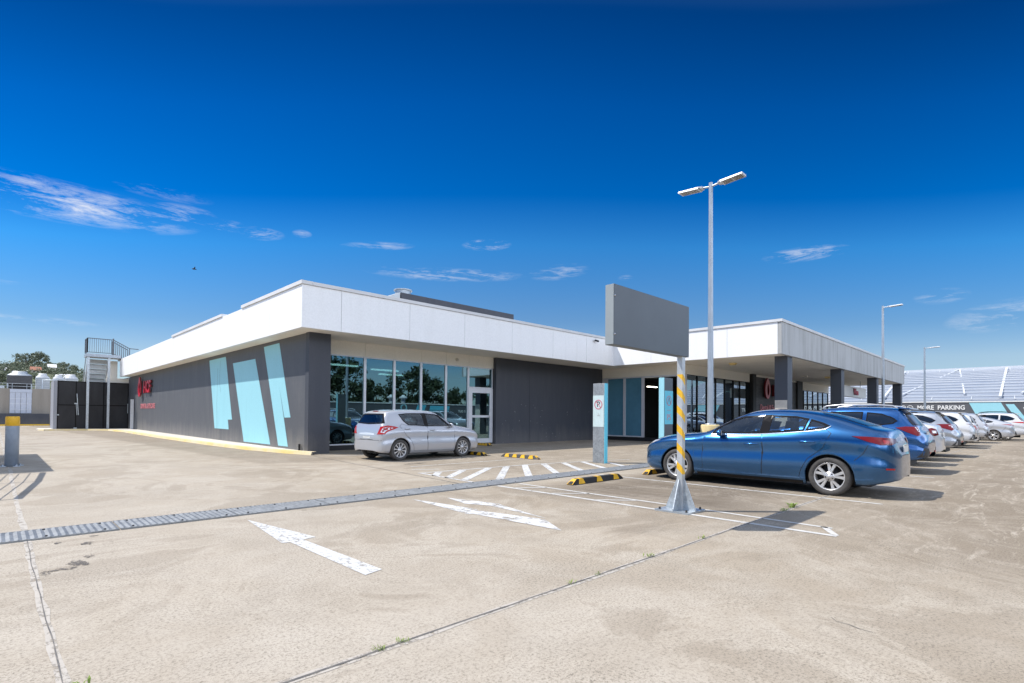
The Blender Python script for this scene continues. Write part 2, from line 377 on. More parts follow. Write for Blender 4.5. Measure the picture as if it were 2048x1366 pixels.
# clear dry air: hue of the sky by height above the horizon
side0=mth(nt,'SUBTRACT',mth(nt,'MULTIPLY',z0.outputs[0],.713),mth(nt,'MULTIPLY',z0.outputs[1],.701))
grade=ramp(nt,mth(nt,'MULTIPLY',mth(nt,'ABSOLUTE',z0.outputs[2]),mth(nt,'MULTIPLY_ADD',mth(nt,'MULTIPLY',side0,side0),.62,1.0)),[(0.0,(.42,.475,.58)),(.086,(.418,.48,.593)),(.116,(.44,.50,.596)),(.177,(.28,.441,.599)),(.31,(.10,.47,.78)),(.39,(.0,.30,.68)),(.514,(.0,.235,.58)),(.62,(.0,.15,.39)),(.72,(.25,.40,.55)),(.88,(.9,.95,1.0))])
class hs: pass
hs=type('o',(),{'outputs':[mixc(nt,1.0,sky.outputs[0],grade,'MULTIPLY')]})
tc=N(nt,'ShaderNodeTexCoord'); D=tc.outputs['Generated']
sp=N(nt,'ShaderNodeSeparateXYZ'); nt.links.new(D,sp.inputs[0])
az=mth(nt,'ARCTAN2',sp.outputs[1],sp.outputs[0]); el=mth(nt,'ARCSINE',sp.outputs[2])
# wisps of cloud, each at its own bearing (deg), height (deg), half length, half height, tilt, strength
CLOUDS=[(87,16.9,11.0,1.7,0,1.1),(79.2,19.2,4.0,.6,0,.35),(78,17.6,3.2,1.1,-3,.9),(74.4,17.4,2.0,.6,-4,.85),(71.2,17.2,2.2,.65,-2,.9),(67.5,17.7,1.0,.4,0,.6),
 (60.0,17.3,4.0,.45,-4,.7),(48.4,18.0,2.8,.62,-2,1.1),(52.9,14.9,9.0,.75,0,.95),(40.4,15.3,3.6,.85,-6,.8),(33.4,14.5,.9,.35,-5,.6),
 (16.3,15.3,3.9,.75,0,1.0),(6.2,10.3,2.0,.7,0,.6),(2.0,8.3,4.2,1.3,-6,.8),(87.7,7.4,4.3,.32,0,.55),(91,10.2,3,.45,0,.35)]
tot=None
for (a,e,la,le,tl,s) in CLOUDS:
    da=mth(nt,'SUBTRACT',az,R(a)); de=mth(nt,'SUBTRACT',el,R(e)); c_,s_=math.cos(R(tl)),math.sin(R(tl))
    # positive bearing is to the left, so tilt < 0 drops towards the right
    u=mth(nt,'ADD',mth(nt,'MULTIPLY',da,c_),mth(nt,'MULTIPLY',de,s_)); v=mth(nt,'SUBTRACT',mth(nt,'MULTIPLY',de,c_),mth(nt,'MULTIPLY',da,s_))
    d=mth(nt,'ADD',mth(nt,'POWER',mth(nt,'ABSOLUTE',mth(nt,'DIVIDE',u,R(la))),2),mth(nt,'POWER',mth(nt,'ABSOLUTE',mth(nt,'DIVIDE',v,R(le))),2))
    k=mth(nt,'MULTIPLY',mth(nt,'SUBTRACT',1,d,clamp=True),s*1.3)
    tot=k if tot is None else mth(nt,'MAXIMUM',tot,k)
cv=N(nt,'ShaderNodeCombineXYZ'); nt.links.new(az,cv.inputs[0]); nt.links.new(el,cv.inputs[1])
n1=noise(nt,12,10,.74,cv.outputs[0],(.55,3.4,1),dist=.9)
n2=noise(nt,42,7,.7,cv.outputs[0],(.6,2.4,1),dist=.4)
nn=mth(nt,'ADD',mth(nt,'MULTIPLY',n1,.7),mth(nt,'MULTIPLY',n2,.3))
cl=mth(nt,'MULTIPLY',tot,mth(nt,'MULTIPLY',mth(nt,'SUBTRACT',nn,.475),4.2,clamp=True),clamp=True); cl=mth(nt,'MULTIPLY',cl,.86,clamp=True)
mixd=mixc(nt,cl,hs.outputs[0],(4.9,5.0,5.3))
# glow added to the unseen sky overhead and behind the camera to fill shade
fw=mth(nt,'ADD',mth(nt,'MULTIPLY',sp.outputs[0],.70),mth(nt,'MULTIPLY',sp.outputs[1],.714))
cap=mth(nt,'DIVIDE',mth(nt,'SUBTRACT',sp.outputs[2],.66),.2,clamp=True)
bk=mth(nt,'MULTIPLY',mth(nt,'DIVIDE',mth(nt,'SUBTRACT',0,sp.outputs[1]),.75,clamp=True),mth(nt,'DIVIDE',mth(nt,'SUBTRACT',sp.outputs[2],.13),.10,clamp=True))
n3=noise(nt,3.2,7,.6,D,(1,1,1.6),dist=.5)
bk=mth(nt,'MULTIPLY',bk,mth(nt,'MULTIPLY_ADD',mth(nt,'SUBTRACT',1,mth(nt,'DIVIDE',mth(nt,'SUBTRACT',sp.outputs[2],.18),.22,clamp=True)),3.4,1.0))
lump=ramp(nt,n3,[(.34,(.25,.25,.25)),(.60,(1,1,1))])
k3=mth(nt,'MULTIPLY',mth(nt,'MAXIMUM',mth(nt,'MULTIPLY',cap,.42),bk),lump)
vs_=N(nt,'ShaderNodeVectorMath',operation='SCALE'); vs_.inputs[0].default_value=SKYFILL; nt.links.new(k3,vs_.inputs['Scale'])
ad=mixc(nt,1.0,mixd,vs_.outputs[0],'ADD')
lowb=mth(nt,'MULTIPLY',mth(nt,'LESS_THAN',fw,-.02),ramp(nt,n1,[(.50,(0,0,0)),(.68,(.45,.45,.45))]))  # broken cloud behind the camera, which shows in the glass
mixd=mixc(nt,lowb,ad,(3.2,3.4,3.9))
nt.links.new(mixd,bg.inputs[0]); bg.inputs[1].default_value=.10
SC.view_settings.view_transform='Standard'; SC.view_settings.look='None'; SC.view_settings.exposure=.88; SC.view_settings.gamma=1
SC.cycles.max_bounces=8; SC.cycles.diffuse_bounces=6; SC.cycles.transparent_max_bounces=16; SC.cycles.use_denoising=True

# ------------------------------------------------------------------ cars
def pchip(xs,ys,xq):
    xs=np.asarray(xs,float); ys=np.asarray(ys,float); h=np.diff(xs); dl=np.diff(ys)/h; n=len(xs); d=np.zeros(n)
    for i in range(1,n-1):
        if dl[i-1]*dl[i]>0:
            w1=2*h[i]+h[i-1]; w2=h[i]+2*h[i-1]; d[i]=(w1+w2)/(w1/dl[i-1]+w2/dl[i])
    d[0]=dl[0]; d[-1]=dl[-1]
    k=np.clip(np.searchsorted(xs,xq)-1,0,n-2); t=(xq-xs[k])/h[k]
    h00=2*t**3-3*t**2+1; h10=t**3-2*t**2+t; h01=-2*t**3+3*t**2; h11=t**3-t**2
    return h00*ys[k]+h10*h[k]*d[k]+h01*ys[k+1]+h11*h[k]*d[k+1]
def body_grid(spec,wb,wz,ra,NL=22,NU=22):
    """stations rear to front -> rows of half sections (right column order: lip, sill..belt, belt..centre)"""
    S=np.array(spec,float); x,zc=S[:,0],S[:,8]
    ch=np.concatenate([[0],np.cumsum(np.hypot(np.diff(x),np.diff(zc)*.8+0*x[1:]))])
    dense=np.linspace(0,ch[-1],4000); xd=pchip(ch,x,dense)
    us=list(np.arange(0,ch[-1],.045))+[ch[-1]]+list(ch)
    for c in (0,wb):
        xs=[c+ra*math.cos(R(a)) for a in range(0,181,9)]+[c-ra-.003,c+ra+.003]
        us+=list(np.interp(xs,xd,dense))
    us=np.unique(np.round(us,4)); us=us[np.concatenate([[True],np.diff(us)>.0015])]
    cols=[pchip(ch,S[:,i],us) for i in range(9)]
    rows=[]
    for i in range(len(us)):
        X,zb,Wd,zs,yb,zbt,yr,zr,zcn=[c[i] for c in cols]
        cp=np.array([(Wd*.90,zb),(Wd*.965,zb+.12*(zs-zb)),(Wd,zb+.47*(zs-zb)),(Wd*.974,zb+.78*(zs-zb)),(Wd*.987,zs),(yb,max(zbt,zs+.01)),(yr,max(zr,zbt+.015)),(yr*.6,zr+.72*(zcn-zr)),(0,zcn)])
        q=np.concatenate([[0],np.cumsum(np.hypot(*np.diff(cp,axis=0).T))])
        t4=q[5]; tl=np.linspace(0,t4,160); yl,zl=pchip(q,cp[:,0],tl),pchip(q,cp[:,1],tl)
        za=-1
        for c in (0,wb):
            dx=abs(X-c)
            if dx<ra: za=max(za,wz+math.sqrt(ra*ra-dx*dx))
        t0=0
        if za>zl[0]:
            t0=np.interp(min(za,zl[-1]-.02),zl,tl)
        tt=np.concatenate([np.linspace(t0,t4,NL),t4+(q[-1]-t4)*np.linspace(0,1,NU+1)[1:]])
        y,z=pchip(q,cp[:,0],tt),pchip(q,cp[:,1],tt); y[-1]=0
        rows.append([(X,max(y[0]-.05,0),z[0])]+[(X,a,b) for a,b in zip(y,z)])
    return np.array(rows)   # stations x rows x 3
def inside(poly,p):
    c=False;n=len(poly);j=n-1
    for i in range(n):
        (xi,yi),(xj,yj)=poly[i],poly[j]
        if (yi>p[1])!=(yj>p[1]) and p[0]<(xj-xi)*(p[1]-yi)/(yj-yi)+xi: c=not c
        j=i
    return c
def inset(poly,w):
    n=len(poly); ar=sum(poly[i][0]*poly[(i+1)%n][1]-poly[(i+1)%n][0]*poly[i][1] for i in range(n)); sg=1 if ar>0 else -1
    out=[]
    for i in range(n):
        a,b,c=Vector(poly[i-1]),Vector(poly[i]),Vector(poly[(i+1)%n])
        d1=(b-a).normalized(); d2=(c-b).normalized(); n1=Vector((-d1.y,d1.x))*sg; n2=Vector((-d2.y,d2.x))*sg
        m=(n1+n2); k=m.dot(n1)
        m=m/max(k,.35); out.append(tuple(b+m*w))
    return out
class Shell:
    """body surface of one car that panels, lamps and glass are laid on"""
    def __init__(s,spec,wb,wz,ra):
        G=body_grid(spec,wb,wz,ra); s.G=G; n,m=G.shape[:2]
        s.v=[];s.f=[]
        for i in range(n):
            for j in range(m): s.v.append(tuple(G[i,j]))
        nl=len(s.v)
        mir={}
        for i in range(n):
            for j in range(m-1):
                mir[(i,j)]=len(s.v); p=G[i,j]; s.v.append((p[0],-p[1],p[2]))
            mir[(i,m-1)]=i*m+m-1
        L=lambda i,j:i*m+j
        for i in range(n-1):
            for j in range(m-1):
                s.f.append((L(i,j),L(i,j+1),L(i+1,j+1),L(i+1,j)))
                s.f.append((mir[(i,j)],mir[(i+1,j)],mir[(i+1,j+1)],mir[(i,j+1)]))
        for i,fl in ((0,0),(n-1,1)):
            for j in range(1,m-1):
                q=(L(i,j),L(i,j+1),mir[(i,j+1)],mir[(i,j)])
                if len(set(q))<4: q=(L(i,j),L(i,j+1),mir[(i,j)])
                s.f.append(tuple(reversed(q)) if not fl else q)
        s.bvh=BVHTree.FromPolygons([Vector(p) for p in s.v],s.f)
        s.holes=[]
    def frame(s,axis):
        if axis=='top': return Vector((1,0,0)),Vector((0,1,0)),Vector((0,0,-1))
        t=R(axis); return Vector((math.sin(t),math.cos(t),0)),Vector((0,0,1)),Vector((math.cos(t),-math.sin(t),0))
    def drape(s,poly,axis,off=.004,skirt=.0,grid=.09,mirror=False):
        """lay a 2D outline on the body; axis = bearing in degrees of the projection (0 rear, 90 left side, 180 front) or 'top'"""
        a,b,d=s.frame(axis)
        bm=bmesh.new(); vs=[bm.verts.new((p[0],p[1],0)) for p in poly]
        bm.faces.new(vs)
        for k in (0,1):
            lo=min(p[k] for p in poly); hi=max(p[k] for p in poly); c=math.floor(lo/grid)*grid+grid
            while c<hi-1e-4:
                no=(1,0,0) if k==0 else (0,1,0)
                bmesh.ops.bisect_plane(bm,geom=bm.verts[:]+bm.edges[:]+bm.faces[:],plane_co=(c,0,0) if k==0 else (0,c,0),plane_no=no); c+=grid
        bmesh.ops.remove_doubles(bm,verts=bm.verts[:],dist=.0015)
        bmesh.ops.triangulate(bm,faces=[f for f in bm.faces if len(f.verts)>4])
        bm.verts.ensure_lookup_table()
        pts=[];nrm=[]
        for v in bm.verts:
            o=a*v.co.x+b*v.co.y-d*4
            h=s.bvh.ray_cast(o,d)
            if h[0] is None or (h[0]-o).length>4.9:
                h=s.bvh.find_nearest(o+d*3.2); 
            n=h[1]; n=n if n.dot(d)<0 else -n
            pts.append(h[0]); nrm.append(n)
        vs=[tuple(p+n*off) for p,n in zip(pts,nrm)]
        fs=[]
        for f in bm.faces:
            idx=[v.index for v in f.verts]
            nn=(Vector(vs[idx[1]])-Vector(vs[idx[0]])).cross(Vector(vs[idx[2]])-Vector(vs[idx[0]]))
            fs.append(tuple(idx) if nn.dot(d)<0 else tuple(reversed(idx)))
        if skirt:
            fdir={}
            for f in fs:
                for q in range(len(f)): fdir[(f[q],f[(q+1)%len(f)])]=1
            for (i,j) in list(fdir):
                if (j,i) not in fdir:
                    q=len(vs); vs+=[vs[j],vs[i],tuple(pts[i]-nrm[i]*skirt),tuple(pts[j]-nrm[j]*skirt)]; fs.append((q,q+1,q+2,q+3))
        bm.free()
        if mirror: vs=[(p[0],-p[1],p[2]) for p in vs]; fs=[tuple(reversed(f)) for f in fs]
        return vs,fs
    def ring(s,poly,axis,w,off,mirror=False,skirt=.004):
        """a band of width w just inside the outline"""
        q=inset(poly,w); n=len(poly); VS=[];FS=[]
        for i in range(n):
            j=(i+1)%n
            v,f=s.drape([poly[i],poly[j],q[j],q[i]],axis,off,skirt,.12,mirror)
            o=len(VS); VS+=v; FS+=[tuple(k+o for k in g) for g in f]
        return VS,FS
    def strip(s,pts,axis,w,off,mirror=False):
        VS=[];FS=[]
        for p,q in zip(pts,pts[1:]):
            p,q=Vector(p),Vector(q); t=(q-p).normalized(); n=Vector((-t.y,t.x))*w/2
            v,f=s.drape([tuple(p-n),tuple(q-n),tuple(q+n),tuple(p+n)],axis,off,0,.1,mirror)
            o=len(VS); VS+=v; FS+=[tuple(k+o for k in g) for g in f]
        return VS,FS
    def cut(s,poly,axis,mirror): s.holes.append((inset(poly,.018),axis,mirror))
    def body_mesh(s,mat):
        keep=[]; V=np.array(s.v)
        info=[(p,*s.frame(ax),mi) for p,ax,mi in s.holes]
        for f in s.f:
            c=V[list(f)].mean(0); drop=False
            if c[2]>.55:
                e=V[f[1]]-V[f[0]]; g=V[f[2]]-V[f[0]]; nn=Vector(np.cross(e,g))
                if nn.length>1e-9: nn.normalize()
                for p,a,b,d,mi in info:
                    cc=Vector((c[0],-c[1] if mi else c[1],c[2]))
                    if d.z==0 and a.x>.9 and cc.y<.2: continue
                    if d.x>.9 and cc.x>1.0: continue
                    n2=Vector((nn.x,-nn.y if mi else nn.y,nn.z))
                    if abs(n2.dot(d))<.12: continue
                    if inside(p,(cc.dot(a),cc.dot(b))): drop=True;break
            if not drop: keep.append(f)
        me=bpy.data.meshes.new('body'); me.from_pydata(s.v,[],keep); me.materials.append(mat)
        me.polygons.foreach_set('use_smooth',[True]*len(keep)); me.update(); return me
WHEELS={}
def wheel_meshes(r,rim,w,style):
    key=(r,rim,w,style)
    if key in WHEELS: return WHEELS[key]
    h=w/2
    t=MB().lathe([(rim*.97,h*.72),(rim*1.02,h*.86),(rim+(r-rim)*.45,h),(rim+(r-rim)*.8,h*.95),(r*.985,h*.80),(r,h*.62),(r,h*.3),(r*.985,h*.28),(r*.985,h*.22),(r,h*.2),(r,-h*.2),(r*.985,-h*.22),(r*.985,-h*.28),(r,-h*.3),(r,-h*.62),(r*.985,-h*.80),(rim+(r-rim)*.45,-h),(rim*.97,-h*.72)],'y',n=48)
    dk=MB().lathe([(0,h*.15),(rim*.62,h*.15),(rim*.62,-h*.1),(rim*.95,-h*.15),(rim*.95,-h*.7)],'y',n=32)
    m=MB().lathe([(rim*1.0,h*.70),(rim*1.025,h*.84),(rim*.985,h*.86),(rim*.94,h*.74),(rim*.915,h*.3),(rim*.9,-h*.6)],'y',n=48)
    n,pair,wd=style
    for k in range(n):
        base=2*math.pi*k/n+math.pi/2
        for dlt in ((-pair,pair) if pair else (0,)):
            w0,w1=base+dlt*.45,base+dlt
            prof=[(.05,.86*h,.5),(rim*.35,.80*h,.8),(rim*.7,.76*h,1.0),(rim*.97,.78*h,1.15)]
            vs=[]
            for (rr,yy,ws) in prof:
                ang=w0+(w1-w0)*rr/rim; wd_=wd*ws*(1.25 if not pair else 1)
                cx,cz=rr*math.cos(ang),rr*math.sin(ang); tx,tz=-math.sin(ang),math.cos(ang)
                for sgn,dy in ((-1,-.018),(-.7,0),(.7,0),(1,-.018)):
                    vs.append((cx+tx*wd_/2*sgn,yy+dy,cz+tz*wd_/2*sgn))
                for sgn in (1,-1): vs.append((cx+tx*wd_/2*sgn*.8,yy-.045,cz+tz*wd_/2*sgn*.8))
            fs=[]
            for i in range(3):
                for q in range(6): fs.append((i*6+q,(i+1)*6+q,(i+1)*6+(q+1)%6,i*6+(q+1)%6))
            m.add(vs,fs,0,False)
    m.lathe([(0,h*.93),(.03,h*.93),(.034,h*.86),(.075,h*.84),(.082,h*.70),(.06,h*.4)],'y',n=24)
    for k in range(5):
        a=2*math.pi*k/5+math.pi/2+math.pi/5; m.lathe([(0,h*.80),(.010,h*.80),(.013,h*.74)],'y',c=(.057*math.cos(a),.012,.057*math.sin(a)),n=8,m=1)
    WHEELS[key]=(t.mesh('tyre',M['tyre']),m.mesh('rim',[M['alloy'],M['dark']]),dk.mesh('brake_disc',M['dark']))
    return WHEELS[key]
def mbo(v,f,smooth=True): return MB().add(v,f,0,smooth)
def part(name,vf,mat,parent,smooth=True):
    o=link(name,mbo(*vf,smooth).mesh(name,mat),parent); return o
def make_car(label,cat,cfg,loc,rz,paint,group=None,name='parked_car',scale=1.0):
    t=thing(name,label,cat,loc,group,rz); t.scale=(scale,)*3
    wb,wz,ra=cfg['wb'],cfg['wr'],cfg['ra']
    S=Shell(cfg['spec'],wb,wz,ra)
    gl=M[cfg.get('glass','carglass')]
    body=None
    # glazing
    for poly in cfg['side_glass']:
        for mi in (False,True):
            S.cut(poly,90,mi); part('side_window',S.drape(poly,90,.004,0,.1,mi),gl,t)
    for key,nm in (('rear_glass','rear_window'),('front_glass','windscreen')):
        for (ax,poly) in cfg[key]:
            S.cut(poly,ax,False); part(nm,S.drape(poly,ax,.004,0,.1),gl,t)
            part('window_seal',S.ring(poly,ax,.035,.006),M['trim'],t)
    body=link('body',S.body_mesh(paint),t)
    for mi in (False,True):
        tr=MB()
        for poly in cfg['side_glass']: tr.add(*S.ring(poly,90,.026,.007,mi))
        for poly in cfg.get('black_panels',[]): tr.add(*S.drape(poly,90,.006,.004,.12,mi))
        link('window_trim',tr.mesh('window_trim',M['trim']),t)
    if cfg.get('belt_chrome'):
        for mi in (False,True): part('chrome_strip',S.strip(cfg['belt_chrome'],90,.010,.011,mi),M['chrome'],t)
    # doors: raised skins with a dark gap round them
    for mi in (False,True):
        for poly,hx in cfg['doors']:
            part('door_gap',S.ring(inset(poly,-.007),90,.014,.0034,mi,0),M['dark'],t)
            d=part('door',S.drape(poly,90,.0045,.003,.05,mi),paint,t)
            (x0,x1,z)=hx; y0=S.bvh.ray_cast(Vector(((x0+x1)/2,3,z)),Vector((0,-1,0)))[0].y
            sg=-1 if mi else 1
            h=MB(); h.tube([(x0,sg*(y0+.012),z+.004),(x0+.03,sg*(y0+.035),z+.004),((x0+x1)/2,sg*(y0+.042),z),(x1-.03,sg*(y0+.035),z-.002),(x1,sg*(y0+.010),z-.002)],[.010,.015,.016,.015,.010],8)
            link('handle',h.mesh('handle',paint),d)
    for pts,ax in cfg.get('gaps',[]):
        for mi in ((False,True) if ax!=0 else (False,)): part('panel_gap',S.strip(pts,ax,.008,.0035,mi),M['dark'],t)
    for nm,ax,poly,mt,both in cfg['lamps']:
        for mi in ((False,True) if both else (False,)):
            part(nm,S.drape(poly,ax,.011,.006,.05,mi),M[mt],t)
    for nm,ax,poly,mt,both in cfg.get('panels',[]):
        for mi in ((False,True) if both else (False,)):
            part(nm,S.drape(poly,ax,.006,.004,.07,mi),M[mt] if mt else paint,t)
    # number plate
    px,pz,pw,phh=cfg['plate']; v=MB(); 
    v.box(px-.012,px,-pw/2,pw/2,pz-phh/2,pz+phh/2); v.box(px-.015,px-.0125,-pw/2+.02,pw/2-.02,pz+phh/2-.012,pz+phh/2-.006,1)
    link('number_plate',v.mesh('number_plate',[M['plate'],M['dark']]),t)
    # wing mirrors
    mx,mz=cfg['mirror']; y0=S.bvh.ray_cast(Vector((mx,3,mz)),Vector((0,-1,0)))[0].y
    for sg in (1,-1):
        b=MB()
        prof=[]
        for k in range(7):
            a=k/6*math.pi; rr=math.sin(a)**.6 if 0<k<6 else .02; prof.append((rr,-math.cos(a)))
        vs=[];n=14
        for (rr,tt) in prof:
            for q in range(n):
                w=2*math.pi*q/n; vs.append((mx+tt*.055+.02*abs(tt),sg*(y0+.115+rr*.095*math.cos(w)),mz+rr*.068*math.sin(w)))
        fs=[]
        for i in range(6):
            for q in range(n):
                g=(i*n+q,i*n+(q+1)%n,(i+1)*n+(q+1)%n,(i+1)*n+q); fs.append(g if sg>0 else tuple(reversed(g)))
        b.add(vs,fs,0,True); b.tube([(mx+.02,sg*(y0-.02),mz-.05),(mx+.01,sg*(y0+.07),mz-.035)],.02,8,1)
        b.box(mx-.050,mx-.042,sg*(y0+.045),sg*(y0+.185),mz-.042,mz+.045,2)
        link('wing_mirror',b.mesh('wing_mirror',[M[cfg.get('mirror_mat')] if cfg.get('mirror_mat') else paint,M['trim'],M['chrome']]),t)
    # underbody, cabin floor, seats
    x0=cfg['spec'][0][0]+.38; x1=cfg['spec'][-1][0]-.30
    u=MB(); u.box(x0,x1,-.56,.56,.17,.72); u.box(-ra-.02+0*ra,ra,-.60,.60,.3,.66); u.box(wb-ra,wb+ra,-.60,.60,.3,.66); u.box(ra+.05,wb-ra-.05,-.76,.76,.19,.5)
    if cfg.get('exhaust'): u.tube([(x0-.36,-.45,.24),(x0+.1,-.45,.26)],.026,10)
    link('underbody',u.mesh('underbody',M['dark']),t)
    sx=cfg.get('seats',wb*.48); zt=cfg.get('seat_top',1.17); sb=MB()
    for yy in (-.37,.37):
        sb.prism([(sx-.08,.62),(sx+.42,.66),(sx+.42,.78),(sx+.05,.76)],'y',yy-.24,yy+.24); sb.prism([(sx-.05,.7),(sx+.09,.7),(sx-.10,zt-.08),(sx-.20,zt-.10)],'y',yy-.23,yy+.23)
        sb.prism([(sx-.13,zt-.06),(sx-.07,zt-.06),(sx-.10,zt+.09),(sx-.19,zt+.08)],'y',yy-.12,yy+.12)
    bx=sx-.85; sb.prism([(bx-.08,.6),(bx+.42,.64),(bx+.42,.76),(bx+.05,.74)],'y',-.60,.60); sb.prism([(bx-.05,.7),(bx+.09,.7),(bx-.10,zt-.14),(bx-.20,zt-.16)],'y',-.60,.60)
    for yy in (-.36,.36): sb.prism([(bx-.15,zt-.12),(bx-.09,zt-.12),(bx-.13,zt+.03),(bx-.2,zt+.02)],'y',yy-.11,yy+.11)
    link('seats',sb.mesh('seats',M['seat']),t)
    da=MB(); dx=sx+.78; da.prism([(dx,.6),(dx+.55,.6),(dx+.55,.88),(dx+.15,.93),(dx,.86)],'y',-.66,.66)
    da.lathe([(.17,-.012),(.185,0),(.17,.012),(.155,0)],'x',c=(dx-.10,-.37,.90),n=20,closed=True)
    link('dashboard',da.mesh('dashboard',M['dark']),t)
    # wheels
    tm,rm,bd=wheel_meshes(cfg['wr'],cfg['rim'],cfg['ww'],cfg['spokes'])
    tw=cfg['track']-cfg['ww']/2
    for xx in (0,wb):
        for sg in (1,-1):
            w=link('wheel',bd,t); w.location=(xx,sg*tw,cfg['wr']); w.rotation_euler=(0,random.uniform(-1,1) if cfg.get('spin',1) else 0,0 if sg>0 else math.pi)
            link('tyre',tm,w); link('rim',rm,w)
    for spec in cfg.get('rails',[]):
        for sg in (1,-1):
            pts=[(x,sg*y,z) for x,y,z in spec]
            rl=MB().tube(pts,[.012]+[.019]*(len(pts)-2)+[.012],8)
            link('roof_rail',rl.mesh('roof_rail',M[cfg.get('rail_mat','alloy')]),t)
    if cfg.get('spoiler'):
        xa,xb,zz,yw,drop=cfg['spoiler']; sp_=MB()
        sp_.prism([(xa,zz-drop),(xb,zz-.012),(xb,zz+.008),(xa+.05,zz+.012-drop*.3),(xa-.01,zz-drop+.012)],'y',-yw,yw)
        o=link('spoiler',sp_.mesh('spoiler',M[cfg['spoiler_mat']] if cfg.get('spoiler_mat') else paint),t)
        b=o.modifiers.new('edge','BEVEL'); b.width=.012; b.segments=2
    return t

SEDAN=dict(wb=2.72,wr=.315,ra=.365,ww=.205,rim=.225,track=.87,spokes=(5,.23,.050),plate=(-.895,.80,.36,.12),mirror=(1.80,.985),seats=1.12,seat_top=1.13,
 spec=[(-.908,.34,.24,.55,.21,.60,.18,.63,.65),(-.902,.32,.38,.58,.34,.64,.30,.685,.70),(-.882,.30,.52,.62,.47,.70,.40,.735,.755),(-.845,.29,.645,.66,.60,.82,.48,.87,.90),(-.80,.275,.73,.70,.655,.94,.52,.995,1.03),(-.765,.265,.775,.74,.69,.99,.545,1.05,1.085),(-.70,.25,.825,.78,.735,1.015,.57,1.08,1.108),
  (-.58,.22,.868,.83,.775,1.035,.60,1.11,1.135),(-.4,.2,.887,.86,.80,1.055,.62,1.16,1.20),(0,.17,.894,.885,0.816,1.075,.605,1.275,1.335),(.3,.16,.896,.88,0.823,1.055,.60,1.34,1.40),(.6,.16,.897,.87,0.826,1.02,.605,1.375,1.437),(1.0,.16,.897,.855,0.829,.985,.61,1.385,1.452),
  (1.3,.16,.896,.845,0.829,.965,.61,1.36,1.43),(1.55,.16,.896,.835,0.827,.955,.63,1.285,1.35),(1.9,.16,.895,.825,0.823,.945,.69,1.115,1.17),(2.15,.16,.893,.81,.825,.93,.735,.985,1.03),(2.35,.16,.89,.80,.80,.915,.65,.965,.985),(2.8,.17,.88,.79,.77,.885,.56,.93,.95),(3.15,.18,.858,.75,.735,.825,.51,.875,.895),(3.35,.20,.815,.69,.69,.755,.47,.80,.82),(3.48,.23,.73,.60,.62,.67,.42,.715,.73),(3.55,.27,.62,.50,.53,.57,.37,.60,.61),(3.575,.31,.50,.42,.43,.48,.32,.51,.52)],
 side_glass=[[(2.03,.965),(1.94,1.075),(1.66,1.235),(1.44,1.30),(1.06,1.325),(1.10,.995)],[(.95,1.325),(.55,1.31),(.335,1.268),(.395,1.06),(.99,1.005)],[(.305,1.26),(.12,1.205),(.01,1.155),(.09,1.105),(.37,1.063)]],
 black_panels=[[(1.07,1.328),(.94,1.33),(.985,1.0),(1.105,.99)]],
 rear_glass=[('top',[(-.48,.50),(.18,.43),(.26,.25),(.29,0),(.26,-.25),(.18,-.43),(-.48,-.50),(-.52,0)])],
 front_glass=[('top',[(2.20,.63),(1.42,.53),(1.34,.3),(1.30,0),(1.34,-.3),(1.42,-.53),(2.20,-.63),(2.30,-.3),(2.32,0),(2.30,.3)])],
 belt_chrome=[(2.02,.952),(1.5,.962),(1.1,.982),(.7,1.012),(.3,1.055),(.07,1.092),(-.01,1.145)],
 doors=[([(2.16,.90),(1.6,.938),(1.09,.972),(1.06,.7),(1.08,.26),(2.16,.24),(2.18,.55)],(1.13,1.38,.80)),([(1.065,.972),(.5,1.025),(.06,1.085),(-.02,1.03),(.1,.78),(.32,.60),(.42,.42),(.46,.28),(1.06,.262),(1.042,.7)],(.21,.45,.875))],
 gaps=[([(-.55,.86),(-.48,.72),(-.36,.60)],90),([(.46,.215),(2.2,.20)],90)],
 lamps=[('taillight',45,[(.37,.992),(.17,.985),(-.06,.972),(-.30,.955),(-.30,.90),(-.10,.862),(.07,.862),(.22,.91)],'redlamp',True),('taillight_reflector',45,[(.03,.94),(-.05,.935),(-.08,.912),(-.05,.885),(.02,.885)],'brightred',True),('rear_reflector',60,[(-.28,.475),(-.42,.47),(-.42,.495),(-.28,.50)],'brightred',True),('headlight',120,[(2.30,.80),(2.62,.775),(2.70,.73),(2.68,.69),(2.52,.705)],'clear',True)],
 panels=[('sill_trim',90,[(.40,.165),(2.30,.165),(2.30,.215),(.40,.215)],'trim',True),('sill_ridge',90,[(.44,.252),(2.2,.238),(2.2,.262),(.44,.278)],None,True),('bumper_intake',140,[(1.9,.30),(2.45,.30),(2.5,.42),(2.2,.5),(2.0,.44)],'trim',True),('tail_garnish',0,[(-.33,.885),(.33,.885),(.33,.91),(-.33,.91)],'chrome',False)])
